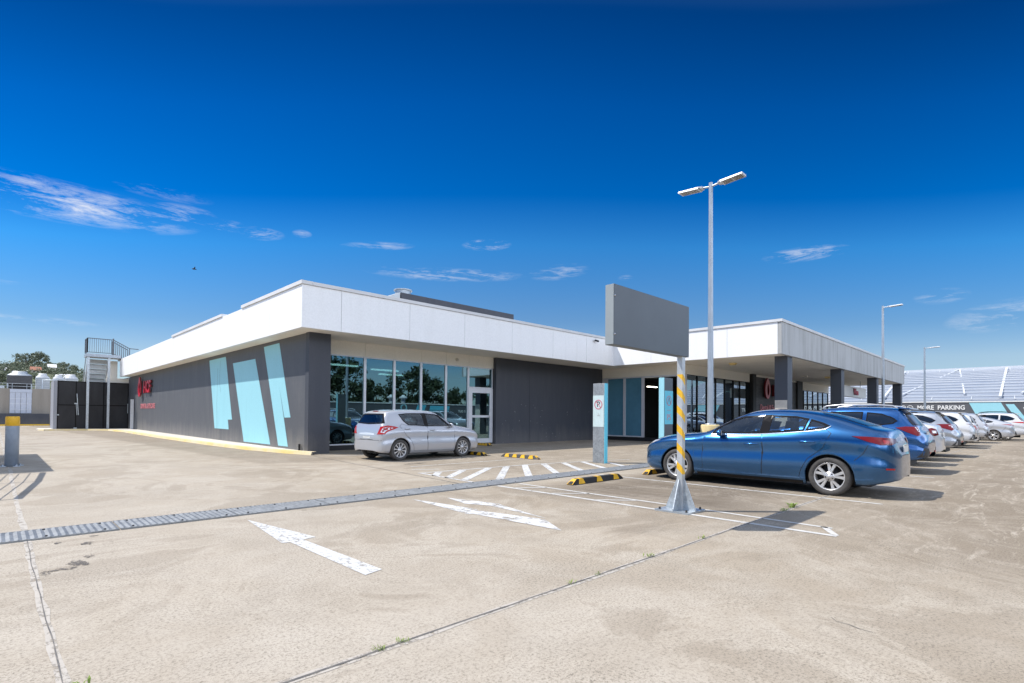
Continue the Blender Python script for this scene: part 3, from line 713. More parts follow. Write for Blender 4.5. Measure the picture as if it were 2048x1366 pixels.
HATCH=dict(wb=2.43,wr=.31,ra=.355,ww=.185,rim=.212,track=.815,spokes=(10,0,.032),plate=(-.625,.66,.36,.11),mirror=(1.86,1.02),seats=.98,seat_top=1.2,exhaust=1,
 spec=[(-.64,.30,.44,.50,.40,.58,.32,.62,.63),(-.63,.28,.60,.56,.53,.68,.44,.72,.73),(-.60,.26,.72,.66,.68,.86,.58,.90,.91),(-.56,.25,.79,.70,.715,.98,.60,1.03,1.04),(-.48,.24,.815,.74,.735,1.02,.58,1.18,1.20),(-.37,.23,.83,.77,.742,1.04,.555,1.37,1.40),(-.28,.22,.835,.79,.748,1.03,.548,1.42,1.462),(0,.2,.843,.82,.755,1.02,.56,1.45,1.495),
  (.7,.19,.846,.83,.758,1.03,.565,1.455,1.512),(1.25,.19,.846,.83,.76,1.02,.565,1.435,1.49),(1.48,.19,.846,.82,.76,1.01,.585,1.375,1.44),(1.8,.19,.845,.82,.76,1.0,.63,1.20,1.25),(2.1,.19,.84,.82,.76,.985,.67,1.03,1.06),(2.3,.19,.837,.81,.75,.96,.60,1.0,1.015),(2.75,.2,.825,.79,.72,.90,.5,.945,.96),(3.0,.21,.80,.74,.68,.84,.45,.875,.89),(3.13,.23,.755,.68,.63,.77,.4,.80,.81),(3.20,.26,.68,.58,.58,.67,.38,.69,.70),(3.24,.30,.56,.48,.5,.56,.35,.58,.59)],
 side_glass=[[(1.86,1.00),(1.55,1.26),(1.40,1.36),(.98,1.39),(1.01,1.00)],[(.88,1.39),(.3,1.385),(.02,1.355),(.14,1.16),(.30,1.035),(.91,1.005)]],
 black_panels=[[(.985,1.395),(.875,1.395),(.905,1.0),(1.015,.995)],[(1.97,.985),(1.86,1.0),(1.55,1.26),(1.40,1.352),(1.52,1.35)]],
 rear_glass=[(0,[(-.50,1.37),(.50,1.37),(.63,1.20),(.655,1.08),(.0,1.055),(-.655,1.08),(-.63,1.20)])],
 front_glass=[('top',[(2.12,.60),(1.40,.52),(1.33,.3),(1.30,0),(1.33,-.3),(1.40,-.52),(2.12,-.60),(2.20,-.3),(2.22,0),(2.20,.3)])],
 doors=[([(2.05,.93),(1.5,.98),(1.0,.985),(.98,.6),(1.0,.27),(1.98,.26),(2.06,.45)],(1.05,1.25,.885)),([(.97,.985),(.3,1.01),(.08,1.07),(.0,1.0),(.18,.76),(.38,.58),(.46,.40),(.48,.28),(.975,.27),(.955,.6)],(.14,.34,.93))],
 gaps=[([(-.70,.62),(-.2,.60),(.2,.60)],45)],
 lamps=[('taillight',55,[(.40,.965),(.28,1.0),(.10,1.03),(-.10,.99),(-.18,.80),(-.20,.775),(.02,.775),(.10,.85)],'brightred',True),('taillight_lens',55,[(.26,.955),(.10,.985),(-.04,.95),(-.10,.83),(.0,.82),(.06,.88)],'clear',True),('brake_light',0,[(-.13,1.425),(.13,1.425),(.13,1.445),(-.13,1.445)],'redlamp',False),('headlight',150,[(1.62,.70),(2.0,.80),(1.95,.66),(1.7,.62)],'clear',True)],
 panels=[('tailgate_trim',0,[(-.42,.745),(.42,.745),(.36,.80),(0,.815),(-.36,.80)],'clear',False),('pillar_trim',0,[(.50,1.37),(.555,1.34),(.70,1.09),(.655,1.08),(.63,1.2)],'trim',True),('wiper',0,[(-.3,1.085),(.05,1.075),(.05,1.095),(-.3,1.115)],'trim',False)])
XSPEC=[(-.925,.50,.42,.60,.38,.66,.32,.69,.70),(-.915,.43,.58,.63,.52,.73,.42,.76,.775),(-.87,.39,.72,.68,.63,.82,.50,.85,.87),(-.79,.36,.79,.74,.69,.92,.54,.96,.985),(-.74,.34,.82,.78,.72,1.03,.57,1.07,1.105),(-.58,.32,.855,.83,.755,1.085,.56,1.25,1.335),(-.45,.3,.872,.86,.775,1.10,.565,1.39,1.475),(-.36,.28,.88,.87,.783,1.10,.58,1.465,1.53),(0,.25,.89,.88,.79,1.09,.592,1.505,1.565),(.6,.24,.892,.88,.795,1.06,.60,1.515,1.578),
  (1.15,.24,.892,.87,.80,1.04,.60,1.485,1.55),(1.4,.24,.892,.87,.80,1.035,.615,1.42,1.49),(1.8,.24,.892,.86,.80,1.02,.665,1.22,1.28),(2.12,.24,.89,.85,.795,1.0,.715,1.05,1.09),(2.35,.24,.885,.84,.78,.97,.64,1.02,1.04),(2.8,.25,.87,.80,.74,.92,.55,.97,.99),(3.2,.27,.83,.72,.70,.82,.5,.87,.89),(3.38,.30,.77,.62,.64,.72,.45,.75,.76),(3.48,.34,.62,.5,.55,.56,.4,.59,.60)]
CROSS=dict(wb=2.635,wr=.34,ra=.39,ww=.215,rim=.222,track=.875,spokes=(5,.2,.04),plate=(-.83,.93,.36,.12),mirror=(1.86,1.08),seats=1.05,seat_top=1.28,glass='cardark',
 spec=XSPEC,
 side_glass=[[(1.93,1.06),(1.6,1.28),(1.38,1.40),(1.02,1.445),(1.05,1.07)],[(.92,1.445),(.45,1.445),(.33,1.44),(.35,1.10),(.95,1.075)],[(.25,1.435),(-.05,1.40),(-.27,1.31),(-.37,1.23),(-.28,1.16),(-.05,1.125),(.27,1.10)]],
 black_panels=[[(1.03,1.45),(.91,1.45),(.945,1.07),(1.06,1.06)]],
 rear_glass=[(0,[(-.52,1.40),(0,1.45),(.52,1.40),(.60,1.28),(.67,1.13),(0,1.12),(-.67,1.13),(-.60,1.28)])],
 front_glass=[('top',[(2.14,.62),(1.35,.54),(1.28,.3),(1.25,0),(1.28,-.3),(1.35,-.54),(2.14,-.62),(2.25,-.3),(2.27,0),(2.25,.3)])],
 doors=[([(2.10,.94),(1.6,1.03),(1.06,1.045),(1.03,.7),(1.05,.40),(2.05,.40),(2.12,.6)],(1.1,1.32,.93)),([(1.03,1.045),(.5,1.065),(.30,1.08),(.16,.95),(.28,.76),(.42,.62),(.50,.42),(1.02,.40),(1.0,.7)],(.30,.52,.97))],
 lamps=[('taillight',45,[(.33,1.07),(.17,1.10),(-.04,1.09),(-.07,.91),(.03,.885),(.18,.965)],'redlamp',True),('taillight_lens',45,[(.02,1.085),(-.055,1.08),(-.09,.99),(.0,.99)],'clear',True),('rear_reflector',40,[(-.24,.47),(-.34,.47),(-.34,.53),(-.24,.53)],'brightred',True),('headlight',150,[(1.65,.78),(2.05,.86),(2.0,.72),(1.75,.7)],'clear',True)],
 panels=[('bumper_trim',0,[(-.80,.40),(.80,.40),(.72,.62),(.52,.60),(.46,.50),(-.46,.50),(-.52,.60),(-.72,.62)],'plastic',False),('wheel_arch_trim',90,[(-.46,.34),(-.42,.52),(-.26,.70),(0,.78),(.26,.70),(.42,.52),(.46,.34),(.40,.34),(.36,.5),(.22,.66),(0,.735),(-.22,.66),(-.36,.5),(-.40,.34)],'plastic',True),('sill_trim',90,[(.40,.25),(2.25,.25),(2.25,.36),(.40,.36)],'plastic',True)],
 rails=[[(-.34,.56,1.53),(-.26,.575,1.585),(.2,.585,1.625),(.8,.59,1.625),(1.15,.59,1.59),(1.24,.585,1.53)]],spoiler=(-.60,-.32,1.535,.53,.035))
def stretch(cfg,kr,kf,kz,kw,dwb=0,**over):
    """another car of the same build: rear, front, height and width factors"""
    wb=cfg['wb']
    def fx(x): return x*kr if x<0 else (x if x<wb else wb+(x-wb)*kf)
    def gx_(x):   # cabin lengthened with the wheelbase
        y=fx(x); return y+dwb*min(max(x/wb,0),1)
    c=dict(cfg); zz=lambda z: z if z<.45 else .45+(z-.45)*kz
    c['spec']=[(gx_(s[0]),s[1],s[2]*kw,zz(s[3]),s[4]*kw,zz(s[5]),s[6]*kw,zz(s[7]),zz(s[8])) for s in cfg['spec']]
    p90=lambda P:[(gx_(a),zz(b)) for a,b in P]
    c['side_glass']=[p90(P) for P in cfg['side_glass']]; c['black_panels']=[p90(P) for P in cfg.get('black_panels',[])]
    if cfg.get('belt_chrome'): c['belt_chrome']=p90(cfg['belt_chrome'])
    c['doors']=[(p90(P),(gx_(h[0]),gx_(h[1]),zz(h[2]))) for P,h in cfg['doors']]
    def any_(ax,P):
        if ax=='top': return [(gx_(a),b*kw) for a,b in P]
        if ax==90: return p90(P)
        if ax==150: return [(a+dwb*.5,zz(b)) for a,b in P]
        if ax==0: return [(a*kw,zz(b)) for a,b in P]
        sh=(kr-1)*(-.9)*-math.sin(R(ax))*-1*-1
        return [(a+cfg['spec'][0][0]*(kr-1)*math.sin(R(ax)),zz(b)) for a,b in P]
    c['rear_glass']=[(a,any_(a,P)) for a,P in cfg['rear_glass']]; c['front_glass']=[(a,any_(a,P)) for a,P in cfg['front_glass']]
    c['lamps']=[(n,a,any_(a,P),m,b) for n,a,P,m,b in cfg['lamps']]; c['panels']=[(n,a,any_(a,P),m,b) for n,a,P,m,b in cfg.get('panels',[])]
    c['gaps']=[(any_(a,P),a) for P,a in cfg.get('gaps',[])]
    c['rails']=[[(gx_(x),y*kw,zz(z)) for x,y,z in r] for r in cfg.get('rails',[])]
    if cfg.get('spoiler'): a,b,z,y,d=cfg['spoiler']; c['spoiler']=(gx_(a),gx_(b),zz(z),y*kw,d)
    c['mirror']=(gx_(cfg['mirror'][0]),zz(cfg['mirror'][1])); c['plate']=(gx_(cfg['plate'][0]),zz(cfg['plate'][1]),cfg['plate'][2],cfg['plate'][3])
    c['wb']=wb+dwb; c['track']=cfg['track']*kw; c['seat_top']=zz(cfg.get('seat_top',1.17)); c['seats']=gx_(cfg.get('seats',1.1))
    c.update(over); return c

# ------------------------------------------------------------------ ground, markings, drain
def struct(name,mb,mat,parent=None):
    o=mb.build(name,mat,parent)
    if parent is None: o['kind']='structure'
    return o
g=MB(); g.add([(-900,-900,0),(900,-900,0),(900,900,0),(-900,900,0)],[(0,1,2,3)]); struct('ground',g,M['deck'])
def quad(mb,pts,z=.004): n=len(mb.v); mb.add([(p[0],p[1],z) for p in pts],[tuple(range(len(pts)))]); return mb
def line(mb,a,b,w,z=.004):
    a=Vector(a);b=Vector(b);n=Vector((-(b-a).y,(b-a).x)).normalized()*w/2
    return quad(mb,[a-n,b-n,b+n,a+n],z)
def ccw(p):
    ar=sum(p[i][0]*p[(i+1)%len(p)][1]-p[(i+1)%len(p)][0]*p[i][1] for i in range(len(p)))
    return p if ar>0 else p[::-1]
# turn arrows painted on the lane
m=MB(); quad(m,ccw([(2.18,6.73),(2.04,5.29),(2.115,5.28),(2.12,3.80),(2.30,3.85),(2.255,5.30),(2.40,5.32)])); struct('lane_arrow_marking',m,M['line'])
m=MB(); quad(m,ccw([(4.52,6.78),(4.38,5.24),(4.44,5.22),(4.53,3.80),(4.86,4.35),(4.66,5.3),(4.72,5.32)]))
quad(m,ccw([(5.0,6.50),(4.86,5.9),(5.02,5.5),(4.92,4.38),(5.16,5.40),(5.22,5.55)])); struct('lane_arrow_marking',m,M['line_worn'])
# hatched keep-clear triangle by the shops
m=MB()
for a,b,w in [((6.60,9.62),(10.2,9.50),.07),((10.2,9.50),(12.3,9.02),.07),((6.66,9.60),(6.52,7.62),.08),((12.3,9.02),(13.5,8.7),.06)]: line(m,a,b,w)
for i,(x0,x1) in enumerate([(6.62,7.05),(6.56,7.75),(6.60,8.55),(7.2,9.15),(8.05,9.80),(8.95,10.45),(9.85,11.1),(10.75,11.75),(11.6,12.4)]):
    ya=9.48 if x1<10.3 else 9.48-(x1-10.2)*.22
    line(m,(x0,9.3-1.4*(.2 if i==0 else .55 if i==1 else .9 if i==2 else 1.2) if i<3 else 7.66),(x1,ya),.16)
struct('hatched_marking',m,M['line'])
m=MB()
for a,b,w in [((7.35,15.1),(11.0,14.9),.07),((7.3,10.95),(11.6,10.9),.06),((6.9,10.3),(7.5,10.05),.06)]: line(m,a,b,w)
struct('faded_bay_marking',m,M['line_thin'])
# bay lines on the shop side of the lane
m=MB()
line(m,(6.53,7.0),(6.53,1.6),.085); line(m,(7.05,6.95),(7.02,3.6),.07); line(m,(7.02,3.6),(6.95,1.75),.07)
for a_,b_ in (((6.56,6.6),(7.03,6.25)),((6.56,5.75),(7.03,5.31)),((6.56,4.85),(6.99,4.4))): line(m,a_,b_,.06)
line(m,(6.56,1.62),(6.98,1.85),.07)
struct('bay_marking',m,M['line_thin'])
for i in range(16):
    m=MB(); x=9.48+2.56*i; line(m,(x,6.9),(x,1.72),.08); struct('bay_marking',m,M['line_thin'])
# joints in the slab
rnd=random.Random(3)
def joint(a,b,w,jit,mat,z,name,step=.16):
    a=Vector(a);b=Vector(b);t=(b-a);L=t.length;t/=L;n=Vector((-t.y,t.x));k=int(L/step);vs=[];fs=[];c=0
    for i in range(k+1):
        c=c*.8+rnd.gauss(0,jit)*.4; p=a+t*(L*i/k)+n*c; wl=w/2*(1+rnd.uniform(-.35,.5)); wr=w/2*(1+rnd.uniform(-.35,.5)); vs+=[(*(p-n*wr),z),(*(p+n*wl),z)]
        if i: fs.append((2*i-2,2*i,2*i+1,2*i-1))
    struct(name,MB().add(vs,fs),mat)
joint((-1.5,2.55),(40,2.50),.05,.008,M['joint_pale'],.002,'joint_edging',.3)
joint((-1.5,2.55),(40,2.50),.015,.006,M['joint'],.004,'slab_joint')
joint((.25,-1),(.25,7.05),.05,.007,M['joint_pale'],.002,'joint_edging',.25)
joint((.25,-1),(.25,7.05),.006,.006,M['joint'],.004,'slab_joint')
joint((.25,7.6),(.21,62),.05,.01,M['joint_pale'],.002,'joint_edging',.4)
joint((6.2,7.7),(6.9,15.5),.02,.01,M['joint'],.004,'slab_joint')
rnd2=random.Random(8)
def crack(x,y,n,ang):
    vs=[(x,y)]
    for i in range(n):
        ang+=rnd2.gauss(0,.35)*(1 if i%2 else -1); x+=.07*math.cos(ang); y+=.07*math.sin(ang); vs.append((x,y))
    mb=MB()
    for a,b in zip(vs,vs[1:]): line(mb,a,b,.004+.003*rnd2.random(),.003)
    struct('slab_crack',mb,M['joint'])
crack(3.86,.98,4,3.9)
# oil drips near the side lane
def blot(x,y,rx,ry):
    pts=[]
    for k in range(18):
        a=2*math.pi*k/18; q=1+rnd2.gauss(0,.22); pts.append((x+rx*q*math.cos(a),y+ry*q*math.sin(a)))
    return pts
M['stain']=worn_paint('old_oil_stain',(.11,.095,.08),.50,26)
m=MB()
for q in [(.52,5.75,.07,.10),(.62,5.95,.04,.05),(.66,6.55,.05,.06),(.40,5.6,.10,.04),(.46,6.75,.03,.04),(.30,5.55,.04,.05),(.75,6.9,.03,.03),(7.9,11.6,.30,.12)]: quad(m,blot(*q),.0035)
struct('oil_stain',m,M['stain'])

# ribbed trench drain across the deck, in separate cover plates
dr=thing('trench_drain','long ribbed steel drain cover strip crossing the concrete deck','drain',(0,7.33,0))
def plate_mesh(L):
    mb=MB(); n=int(L/.058); w=.265
    vs=[];fs=[]
    for i in range(2*n+1):
        x=L*i/(2*n); z=.013 if i%2==0 else .021
        vs+=[(x,-w,z),(x,w,z)]
        if i: fs.append((2*i-2,2*i,2*i+1,2*i-1))
    mb.add(vs,fs); mb.box(0,L,-w-.012,-w,.0,.018); mb.box(0,L,w,w+.012,.0,.018)
    for x in (.12,L/2,L-.12):
        for y in (-.2,.2): mb.lathe([(0,.027),(.010,.027),(.012,.018)],'z',c=(x,y,0),n=8,m=1)
    return mb.mesh('cover_plate',[M['drainsteel'],M['rubber']])
pm=plate_mesh(1.19)
for i in range(34):
    c=link('cover_plate',pm,dr); c.location=(-5+1.2*i,0,rnd.uniform(-.002,.002))

# weeds in the joint
def weed(x,y,h,n,label):
    mb=MB()
    for i in range(n):
        a=rnd.uniform(0,6.28); l=h*rnd.uniform(.6,1.3); lean=rnd.uniform(.3,1.3); w=l*.10
        bx,by=x+rnd.gauss(0,h*.8),y+rnd.gauss(0,.014)
        p0=Vector((bx,by,.002)); p1=p0+Vector((math.cos(a)*l*lean*.5,math.sin(a)*l*lean*.5,l*.55)); p2=p0+Vector((math.cos(a)*l*lean,math.sin(a)*l*lean,l*.7)); s=Vector((-math.sin(a),math.cos(a),0))*w
        mb.add([p0-s*.4,p0+s*.4,p1+s,p1-s,p2],[(0,1,2,3),(3,2,4)])
    tag(mb.build('weed',M['weed']),label,'weed','weeds growing in the slab joints')
for a in [(8.15,2.56,.075,42,'bright weed tuft in the joint beside the signboard shadow'),(7.75,2.54,.05,26,'small weed tuft just left of the bright one by the signboard shadow'),
          (1.52,2.55,.022,30,'spreading weed in the slab joint, closest one to the camera along it'),(1.66,2.55,.024,20,'low weed trailing behind the closest spreading one in the long joint'),
          (3.15,2.55,.03,14,'tiny weed sprout halfway along the long slab joint'),(3.5,2.55,.03,14,'tiny yellowish weed sprig just beyond the halfway sprout'),(4.3,2.55,.035,20,'little flat weed in the long joint before its far stretch'),(5.35,2.55,.035,16,'small weed in the far stretch of the long joint'),
          (.27,3.12,.05,30,'weed clump at the near end of the short slab joint')]: weed(*a)

# ------------------------------------------------------------------ the shop building
SOF=3.88; FT=5.14
B=thing('shop_building','long single-storey shop block with white fascia over charcoal walls and tinted glazing','building',(7.1,17.4,0))
def P(name,mb,mat,parent=B,bevel=0): return mb.build(name,mat,parent,bevel)
GV=.012
def fascia_x(x,y0,y1,seams,mat,name='fascia',z1=FT):       # faces -X: panels with open joints
    ys=[y0]+[s for s in seams if y0<s<y1]+[y1]
    mb=MB()
    for a,b in zip(ys,ys[1:]): mb.box(x,x+.15,a+(GV/2 if a!=y0 else 0),b-(GV/2 if b!=y1 else 0),SOF-.02,z1)
    mb.box(x+.02,x+.13,y0+.03,y1-.03,SOF,z1-.02,1); return P(name,mb,[mat,M['dark']])
def fascia_y(y,x0,x1,seams,mat,name='fascia',z1=FT):
    xs=[x0]+[s for s in seams if x0<s<x1]+[x1]
    mb=MB()
    for a,b in zip(xs,xs[1:]): mb.box(a+(GV/2 if a!=x0 else 0),b-(GV/2 if b!=x1 else 0),y,y+.15,SOF-.02,z1)
    mb.box(x0+.03,x1-.03,y+.02,y+.13,SOF,z1-.02,1); return P(name,mb,[mat,M['dark']])
fascia_x(6.45,15.65,47.4,[18.08,20.77,23.44,25.97,28.78,31.58,34.3,37,39.7,42.4,45.1],M['white_fascia'])
fascia_y(15.5,6.45,22.43,[7.70,10.23,12.69,15.22,17.79,20.24],M['white_fascia'])
fascia_x(22.43,7.58,15.5,[9.63,13.31],M['white_fascia'])
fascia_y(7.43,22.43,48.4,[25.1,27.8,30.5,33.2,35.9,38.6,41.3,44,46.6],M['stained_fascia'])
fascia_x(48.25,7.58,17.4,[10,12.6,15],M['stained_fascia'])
m=MB()   # cap flashings
for y0,y1 in ((15.46,20.85),(23.2,31.55)): m.box(6.41,6.75,y0,y1,FT+.012,FT+.12)
m.box(6.76,22.39,15.46,15.72,FT+.012,FT+.115); m.box(22.39,22.72,7.39,15.45,FT+.012,FT+.12); m.box(22.73,48.46,7.39,7.70,FT+.012,FT+.12); m.box(48.2,48.46,7.71,17.4,FT+.012,FT+.12)
P('cap_flashing',m,M['roofwhite'])
m=MB(); m.box(6.62,22.41,15.67,47.35,FT-.35,FT-.2); m.box(22.6,48.2,7.62,47.35,FT-.35,FT-.2); m.box(22.41,22.6,15.66,47.35,FT-.35,FT-.2); P('roof',m,M['roofwhite'])
m=MB(); m.box(6.61,22.59,15.66,17.6,SOF,SOF+.04); m.box(6.61,7.3,17.61,47.3,SOF,SOF+.04); m.box(22.60,48.24,7.59,17.6,SOF,SOF+.04); P('soffit',m,M['soffit'])
# side wall with its painted mural, on the yellow-kerbed island
m=MB(); seams=[16.55,16.58,25.52,25.54,34.5,34.52,43.5]; ys=[17.05,25.52,34.5,50.2]
m.box(7.10,7.35,16.6,25.515,0,SOF); m.box(7.10,7.35,25.53,34.5,0,SOF); m.box(7.10,7.35,34.515,50.2,0,SOF); m.box(7.13,7.33,16.5,50,0,SOF-.01,1)
P('side_wall',m,[M['wall'],M['dark']])
def mural(poly): P('mural_panel',MB().prism(poly,'x',7.094,7.101),M['teal'])
mural([(27.38,3.72),(24.95,3.72),(23.96,1.01),(24.51,1.0),(24.38,.59),(26.38,.59)])
mural([(23.96,3.37),(21.31,3.37),(19.63,.16),(22.45,.15)])
mural([(20.41,3.75),(18.93,3.76),(17.85,1.15),(18.36,1.14),(18.86,2.24),(18.03,.16),(18.88,.16)])
m=MB()
for pts in ([(25.7,3.6),(25.75,2.6),(25.55,2.2)],[(26.05,3.3),(26.1,1.6),(26.0,.4)]):
    for a,b in zip(pts,pts[1:]): m.bar((7.093,*a),(7.093,*b),.004,.007)
P('wall_crack',m,M['wall'])
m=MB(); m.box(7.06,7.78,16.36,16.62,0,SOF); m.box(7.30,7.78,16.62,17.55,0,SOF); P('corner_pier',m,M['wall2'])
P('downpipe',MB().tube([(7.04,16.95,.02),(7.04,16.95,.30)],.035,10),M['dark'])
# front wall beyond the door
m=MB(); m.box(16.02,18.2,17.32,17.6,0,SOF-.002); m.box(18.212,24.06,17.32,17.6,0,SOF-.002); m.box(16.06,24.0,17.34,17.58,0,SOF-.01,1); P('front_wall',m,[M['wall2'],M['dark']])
m=MB(); xs=[7.78,9.65,10.89,12.12,13.36,14.58,16.02]
for a,b in zip(xs,xs[1:]): m.box(a+.005,b-.005,17.50,17.6,3.39,SOF-.002)
P('bulkhead',m,M['cream'])
P('plinth',MB().box(7.78,16.02,17.52,17.6,0,.165),M['dark'])
def window_y(y,x0,x1,z0,z1,fr=.045,mat='facade_glass',fm='alu',name='window'):
    f=MB(); f.box(x0,x0+fr,y-.03,y+.07,z0,z1); f.box(x1-fr,x1,y-.03,y+.07,z0,z1); f.box(x0+fr,x1-fr,y-.028,y+.07,z0,z0+fr); f.box(x0+fr,x1-fr,y-.028,y+.07,z1-fr,z1)
    o=P(name,f,M[fm]); p=MB().box(x0+fr-.005,x1-fr+.005,y+.015,y+.027,z0+fr-.005,z1-fr+.005); P('pane',p,M[mat],o); return o
xs=[7.80,9.65,10.89,12.12,13.36,14.56]
for a,b in zip(xs,xs[1:]): window_y(17.53,a+.002,b-.002,.175,3.385)
window_y(17.53,14.565,15.98,2.47,3.385)
dd=MB(); dd.box(14.565,14.70,17.48,17.6,.06,2.46); dd.box(15.88,15.98,17.48,17.6,.06,2.46); dd.box(14.70,15.88,17.481,17.6,2.36,2.46); dd.box(14.70,15.88,17.481,17.6,.06,.16)
for z0,z1 in ((.162,.26),(1.18,1.28),(2.26,2.358)): dd.box(14.78,15.80,17.49,17.56,z0,z1)
dd.box(14.702,14.78,17.489,17.56,.162,2.358); dd.box(15.80,15.878,17.489,17.56,.162,2.358)
d=P('door',dd,M['alu']); P('pane',MB().box(14.77,15.81,17.52,17.532,.25,2.27),M['facade_glass'],d); P('handle',MB().tube([(15.74,17.48,1.0),(15.74,17.44,1.02),(15.74,17.44,1.45),(15.74,17.48,1.47)],.012,8),M['chrome'],d)
# inner corner: blue film panels and the open entry, facing the side lane
def window_x(x,y0,y1,z0,z1,fr=.045,mat='facade_glass2'):
    f=MB(); f.box(x-.03,x+.07,y0,y0+fr,z0,z1); f.box(x-.03,x+.07,y1-fr,y1,z0,z1); f.box(x-.028,x+.07,y0+fr,y1-fr,z0,z0+fr); f.box(x-.028,x+.07,y0+fr,y1-fr,z1-fr,z1)
    o=P('window',f,M['alu']); P('pane',MB().box(x+.015,x+.027,y0+fr-.005,y1-fr+.005,z0+fr-.005,z1-fr+.005),M[mat],o)
window_x(24.1,15.90,17.02,.2,3.38,.06,'bluepanel'); window_x(24.1,14.78,15.88,.2,3.38,.06,'bluepanel')
P('entry_frame',MB().box(24.07,24.17,17.025,17.318,0,3.38),M['alu'])
f=MB(); f.box(24.07,24.17,13.70,13.78,.2,3.38); f.box(24.07,24.17,14.70,14.775,.2,3.38); f.box(24.072,24.17,12.48,14.70,3.30,3.38); f.box(24.03,24.2,12.37,12.50,0,3.38); P('entry_frame',f,M['alu'])
P('plinth',MB().box(24.12,24.2,12.5,17.3,0,.195),M['dark'])
m=MB(); m.box(24.06,24.2,12.42,17.315,3.385,SOF-.003); P('bulkhead',m,M['cream'])
xs=[24.2,26.4,28.6,30.6,32.0]; m=MB()
for a,b in zip(xs,xs[1:]): m.box(a+.004,b-.004,12.38,12.5,3.385,SOF-.003)
P('bulkhead',m,M['cream']); P('bulkhead',MB().box(41.3,48.2,12.38,12.5,3.30,SOF-.003),M['cream'])
xs=[24.2,25.38,26.45,27.5,28.63,29.75,30.65,31.73,32.05]
for a,b in zip(xs,xs[1:]): window_y(12.42,a+.002,b-.002,.1,3.38,.03,'facade_glass2','trim')
xs=[41.35,42.07,42.95,44.2,45.5,46.75,48.15]
for a,b in zip(xs,xs[1:]): window_y(12.42,a+.002,b-.002,.1,3.295,.03,'facade_glass2','trim')
P('tile_pier',MB().box(32.1,32.55,12.2,12.6,0,SOF-.003),M['dark']); P('tile_pier',MB().box(40.2,41.3,12.25,12.6,0,SOF-.003),M['dark'])
P('tiled_wall',MB().box(32.55,40.2,12.34,12.6,0,SOF-.12),M['brick'])
P('light_slot',MB().box(32.56,40.19,12.33,12.6,SOF-.115,SOF-.004),M['cream'])
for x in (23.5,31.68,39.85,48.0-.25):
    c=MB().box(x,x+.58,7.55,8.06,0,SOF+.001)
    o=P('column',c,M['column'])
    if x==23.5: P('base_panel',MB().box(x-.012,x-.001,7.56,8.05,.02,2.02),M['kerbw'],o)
# room behind the glass
m=MB(); m.box(7.4,47.9,17.7,47,-.005,.012); m.box(7.4,24.2,24.9,25,.01,3.6); m.box(24.3,48,12.6,17.7,-.004,.013); m.box(24.3,48,17.71,17.8,.01,3.6); m.box(7.4,48,17.62,25,3.45,3.5); m.box(24.3,48,12.62,17.6,3.45,3.5)
P('interior_shell',m,M['inside'])
for x,y in ((9.2,19.6),(11.6,20.4),(13.2,22.5)): P('ceiling_light',MB().box(x,x+1.3,y,y+.16,3.20,3.26),M['tube'])
for x,y in ((30.4,14.3),(33.2,14.3),(25.4,15.2)): P('ceiling_light',MB().box(x,x+.9,y,y+.12,2.9,2.95),M['tube'])
m=MB(); m.box(10,13.5,23,23.6,.02,1.1); m.box(8.5,9.0,21,23,.02,1.6); P('counter',m,M['inside'])
P('soffit_return',MB().box(5.75,7.09,48.0,48.35,3.42,SOF-.12).box(6.0,6.44,48.4,50.3,3.42,5.05),M['cream'])
# kerbed island along the side wall
kb=MB(); pts=[(2.12,47.5),(2.4,46.9),(4.6,46.3),(5.6,45.2),(5.95,41.5),(5.95,31),(6.12,23.4),(6.36,19.5),(6.72,17.3),(7.04,15.95)]
isl=[(p[0],p[1]) for p in pts]+[(7.2,16.35),(7.2,50.5),(2.12,50.5)]
k=MB(); k.prism(ccw(isl),'z',.0,.085); struct('side_pavement',k,M['kerbw'])
k=MB(); n=len(pts)
for i in range(n-1):
    a,b=Vector(pts[i]),Vector(pts[i+1]); t=(b-a).normalized(); nn=Vector((t.y,-t.x))
    if nn.x>0 and i>0: nn=-nn
    nn=Vector((t.y,-t.x)); 
    o1=a+nn*.06;o2=b+nn*.06;i1=a-nn*.15;i2=b-nn*.15
    k.add([(*o1,0),(*o2,0),(*(b+nn*.03),.10),(*(a+nn*.03),.10),(*i1,.10),(*i2,.10)],[(0,1,2,3),(3,2,5,4)])
struct('side_kerb',k,M['kerby'])

M['concscuff']=plain('chipped_paint',(.32,.32,.32),.8,0,.2)
M['amber']=plain('pale_amber_plastic',(.78,.62,.28),.5,0,.05)
m=MB(); sr=random.Random(5)
for _ in range(34): x=sr.uniform(16.4,23.8); z=sr.uniform(.05,2.2)*sr.random()**.5; w=sr.uniform(.01,.05); m.bar((x,17.317,z),(x+w,17.317,z+sr.uniform(-.05,.05)),.004,sr.uniform(.006,.018))
P('paint_scuff',m,M['concscuff'])
# small fixtures on the block
def fix(name,label,cat,mb,mat,group=None): return tag(mb.build(name,mat),label,cat,group)
for (x,y,l) in ((25.12,10.5,'amber rectangular soffit light nearest the white fascia corner'),(35.6,10.45,'pale soffit light under the canopy left of the second column'),(37.2,9.6,'amber soffit light close beside the second canopy column')):
    m=MB(); m.box(x-.11,x+.11,y-.15,y+.15,SOF-.06,SOF-.001); m.box(x-.08,x+.08,y-.12,y+.12,SOF-.10,SOF-.06,1)
    fix('soffit_light',l,'light',m,[M['amber'] if 'amber' in l else M['cream'],M['amber'] if 'amber' in l else M['whitesign']],'lights under the canopy soffit')
t=thing('security_camera','small dark security camera high on the white fascia near the inside corner','camera',(20.9,15.44,5.0))
P('bracket',MB().box(20.8,20.86,15.42,15.499,4.98,5.02),M['alu'],t); P('housing',MB().tube([(20.75,15.36,4.97),(21.0,15.36,4.95)],.045,10),M['dark'],t)
